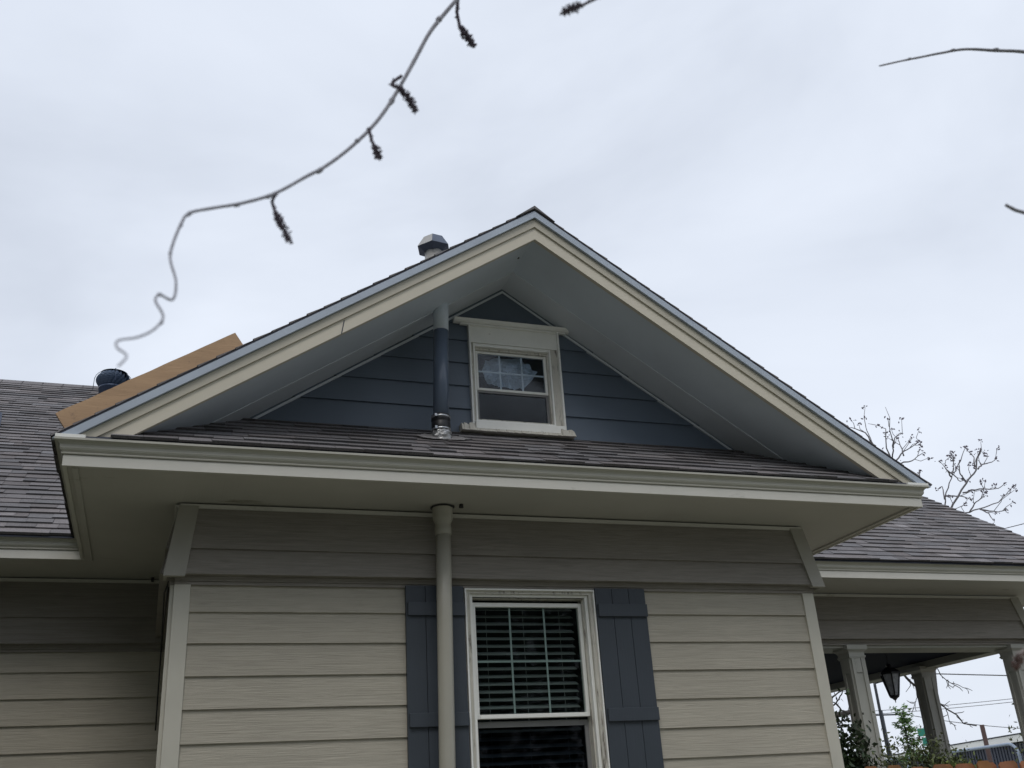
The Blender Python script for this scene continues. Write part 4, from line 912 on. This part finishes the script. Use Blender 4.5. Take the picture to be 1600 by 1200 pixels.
# ---- twigs hanging close to the camera
def twig(name, label, pts, nodes=(), kinks=(), group='twigs hanging near the camera', seed=1, extra=1.):
    base = Vector(pts[0][:3]); o = thing(name, label, 'twig', base, group); rnd = random.Random(seed)
    P = [Vector(q[:3]) for q in pts]; Rr = [q[3]*extra for q in pts]
    # smooth resample (Catmull-Rom)
    P2, R2 = [], []
    for i in range(len(P)-1):
        p0 = P[max(i-1, 0)]; p1 = P[i]; p2 = P[i+1]; p3 = P[min(i+2, len(P)-1)]
        for k in range(6):
            t = k/6; q = .5*((2*p1)+(p2-p0)*t+(2*p0-5*p1+4*p2-p3)*t*t+(3*p1-p0-3*p2+p3)*t*t*t)
            P2.append(q); R2.append((Rr[i]+(Rr[i+1]-Rr[i])*t)*rnd.uniform(.94, 1.06))
    P2.append(P[-1]); R2.append(Rr[-1])
    s = MB(); s.tube(P2, R2, 8)
    for fr in nodes:
        i = min(int(fr*(len(P2)-1)), len(P2)-2); d = (P2[i+1]-P2[i]).normalized(); r_ = R2[i]; q = d.orthogonal().normalized()
        q = (cu*rnd.choice((-1, 1))+cr*rnd.uniform(-.3, .3)).normalized()
        s.tube([P2[i]-d*r_*2.4, P2[i]+q*r_*.3, P2[i]+d*r_*1.5+q*r_*.9, P2[i]+d*r_*2.6+q*r_*1.5], [r_*.9, r_*1.5, r_*1.1, r_*.3], 7)
    s.build('stem', 'twig', o); return o
def catkin(parent, pts, sc, m='catkin', seed=1, fat=1.):
    rnd = random.Random(seed); P = [Vector(q[:3]) for q in pts]; s = MB()
    P2 = []
    for i in range(len(P)-1):
        for k in range(6): P2.append(P[i].lerp(P[i+1], k/6))
    P2.append(P[-1]); n = len(P2)
    s.tube(P2, [sc*.9]*n, 6)
    for i, p in enumerate(P2):
        t = i/(n-1); big = 1.9 if t > .62 else (.9 if t > .5 else 0)
        if t > .93: big = 1.5
        cnt = 20 if big else (2 if rnd.random() < .75 else 0); rad = sc*(big or 1.)*fat
        for _ in range(cnt):
            d = Vector((rnd.gauss(0, 1), rnd.gauss(0, 1), rnd.gauss(0, 1))).normalized(); c_ = p+d*rad*rnd.uniform(.3, 1.05); r_ = sc*rnd.uniform(.55, 1.0)
            u = d; v = u.orthogonal().normalized(); w_ = u.cross(v); a = [c_+u*r_*1.3, c_+v*r_*.7, c_+w_*r_*.7, c_-v*r_*.7, c_-w_*r_*.7, c_-u*r_]
            for q in ((0, 1, 2), (0, 2, 3), (0, 3, 4), (0, 4, 1), (5, 2, 1), (5, 3, 2), (5, 4, 3), (5, 1, 4)): s.poly([a[k] for k in q])
    return s.build('catkin', m, parent)
t1 = twig('hanging_twig', 'long curling bare twig with dangling catkins sweeping down the left half of the sky', TR['TW1'], (.09, .2, .27, .33, .40, .44, .5, .54, .60, .72, .8), seed=2)
for i, f_ in enumerate((1., 1., 1., 1.)):
    catkin(t1, TR['CK%d' % i], TR['CK%d' % i][0][3]*2.3, seed=i+1, fat=1.25)
twig('twig', 'thin bare twig tip pointing left from the upper right edge of the sky', TR['TW2'], (.2, .5, .72), seed=3)
twig('twig', 'short dark twig stub poking in from the right edge above the bare tree', TR['TW3'], (), seed=4)
t4 = twig('twig', 'dark bud cluster on a twig hanging at the very top edge of the sky', TR['TW4'], (.3, .5), seed=5, extra=.6)
catkin(t4, TR['TW4'][::-1], TR['TW4'][0][3]*1.35, seed=9, fat=1.5)
t5 = twig('twig', 'fuzzy brown and white catkin poking in at the right edge before the porch column', TR['TW5'], (), seed=6, extra=.6)
catkin(t5, TR['TW5'][::-1], .0018, 'fuzz', seed=10, fat=1.0); catkin(t5, [(p[0]+.001, p[1], p[2]+.003) for p in TR['TW5']][::-1], .0010, 'fuzzw', seed=12, fat=2.2)

# unseen wood added around the camera: shades the walls, reflects in the panes
s = MB(); rnd = random.Random(8)
for i, (tx, ty, rx, ry, rz, cz, n_) in enumerate(((6.5, -14, 5.5, 2.6, 4.6, 2.2, 7500), (-1.5, -15, 4.5, 3, 4.6, 2.2, 5000), (-6.6, -6.5, 2.9, 4.0, 4.8, 1.6, 11000), (-7.0, .2, 2.3, 3.2, 4.8, 1.6, 10000), (15.5, -12, 5, 3.2, 4.4, 1.8, 5000))):
    leaves(s, (tx, ty, cz), (rx, ry, rz), int(n_*2.4), .23, seed=21+i, clump=110, shell=.1)
    s.tube([(tx, ty, GZ), (tx+.1, ty, 0), (tx-.2, ty, 3.5)], [.28, .2, .1], 10, .35)
tl_ = s.build('added_trees', 'leafd', None, tint=True); tl_['kind'] = 'stuff'
tag(tl_, 'unseen leafy wood added to shade the walls and reflect in the panes', 'added_trees')
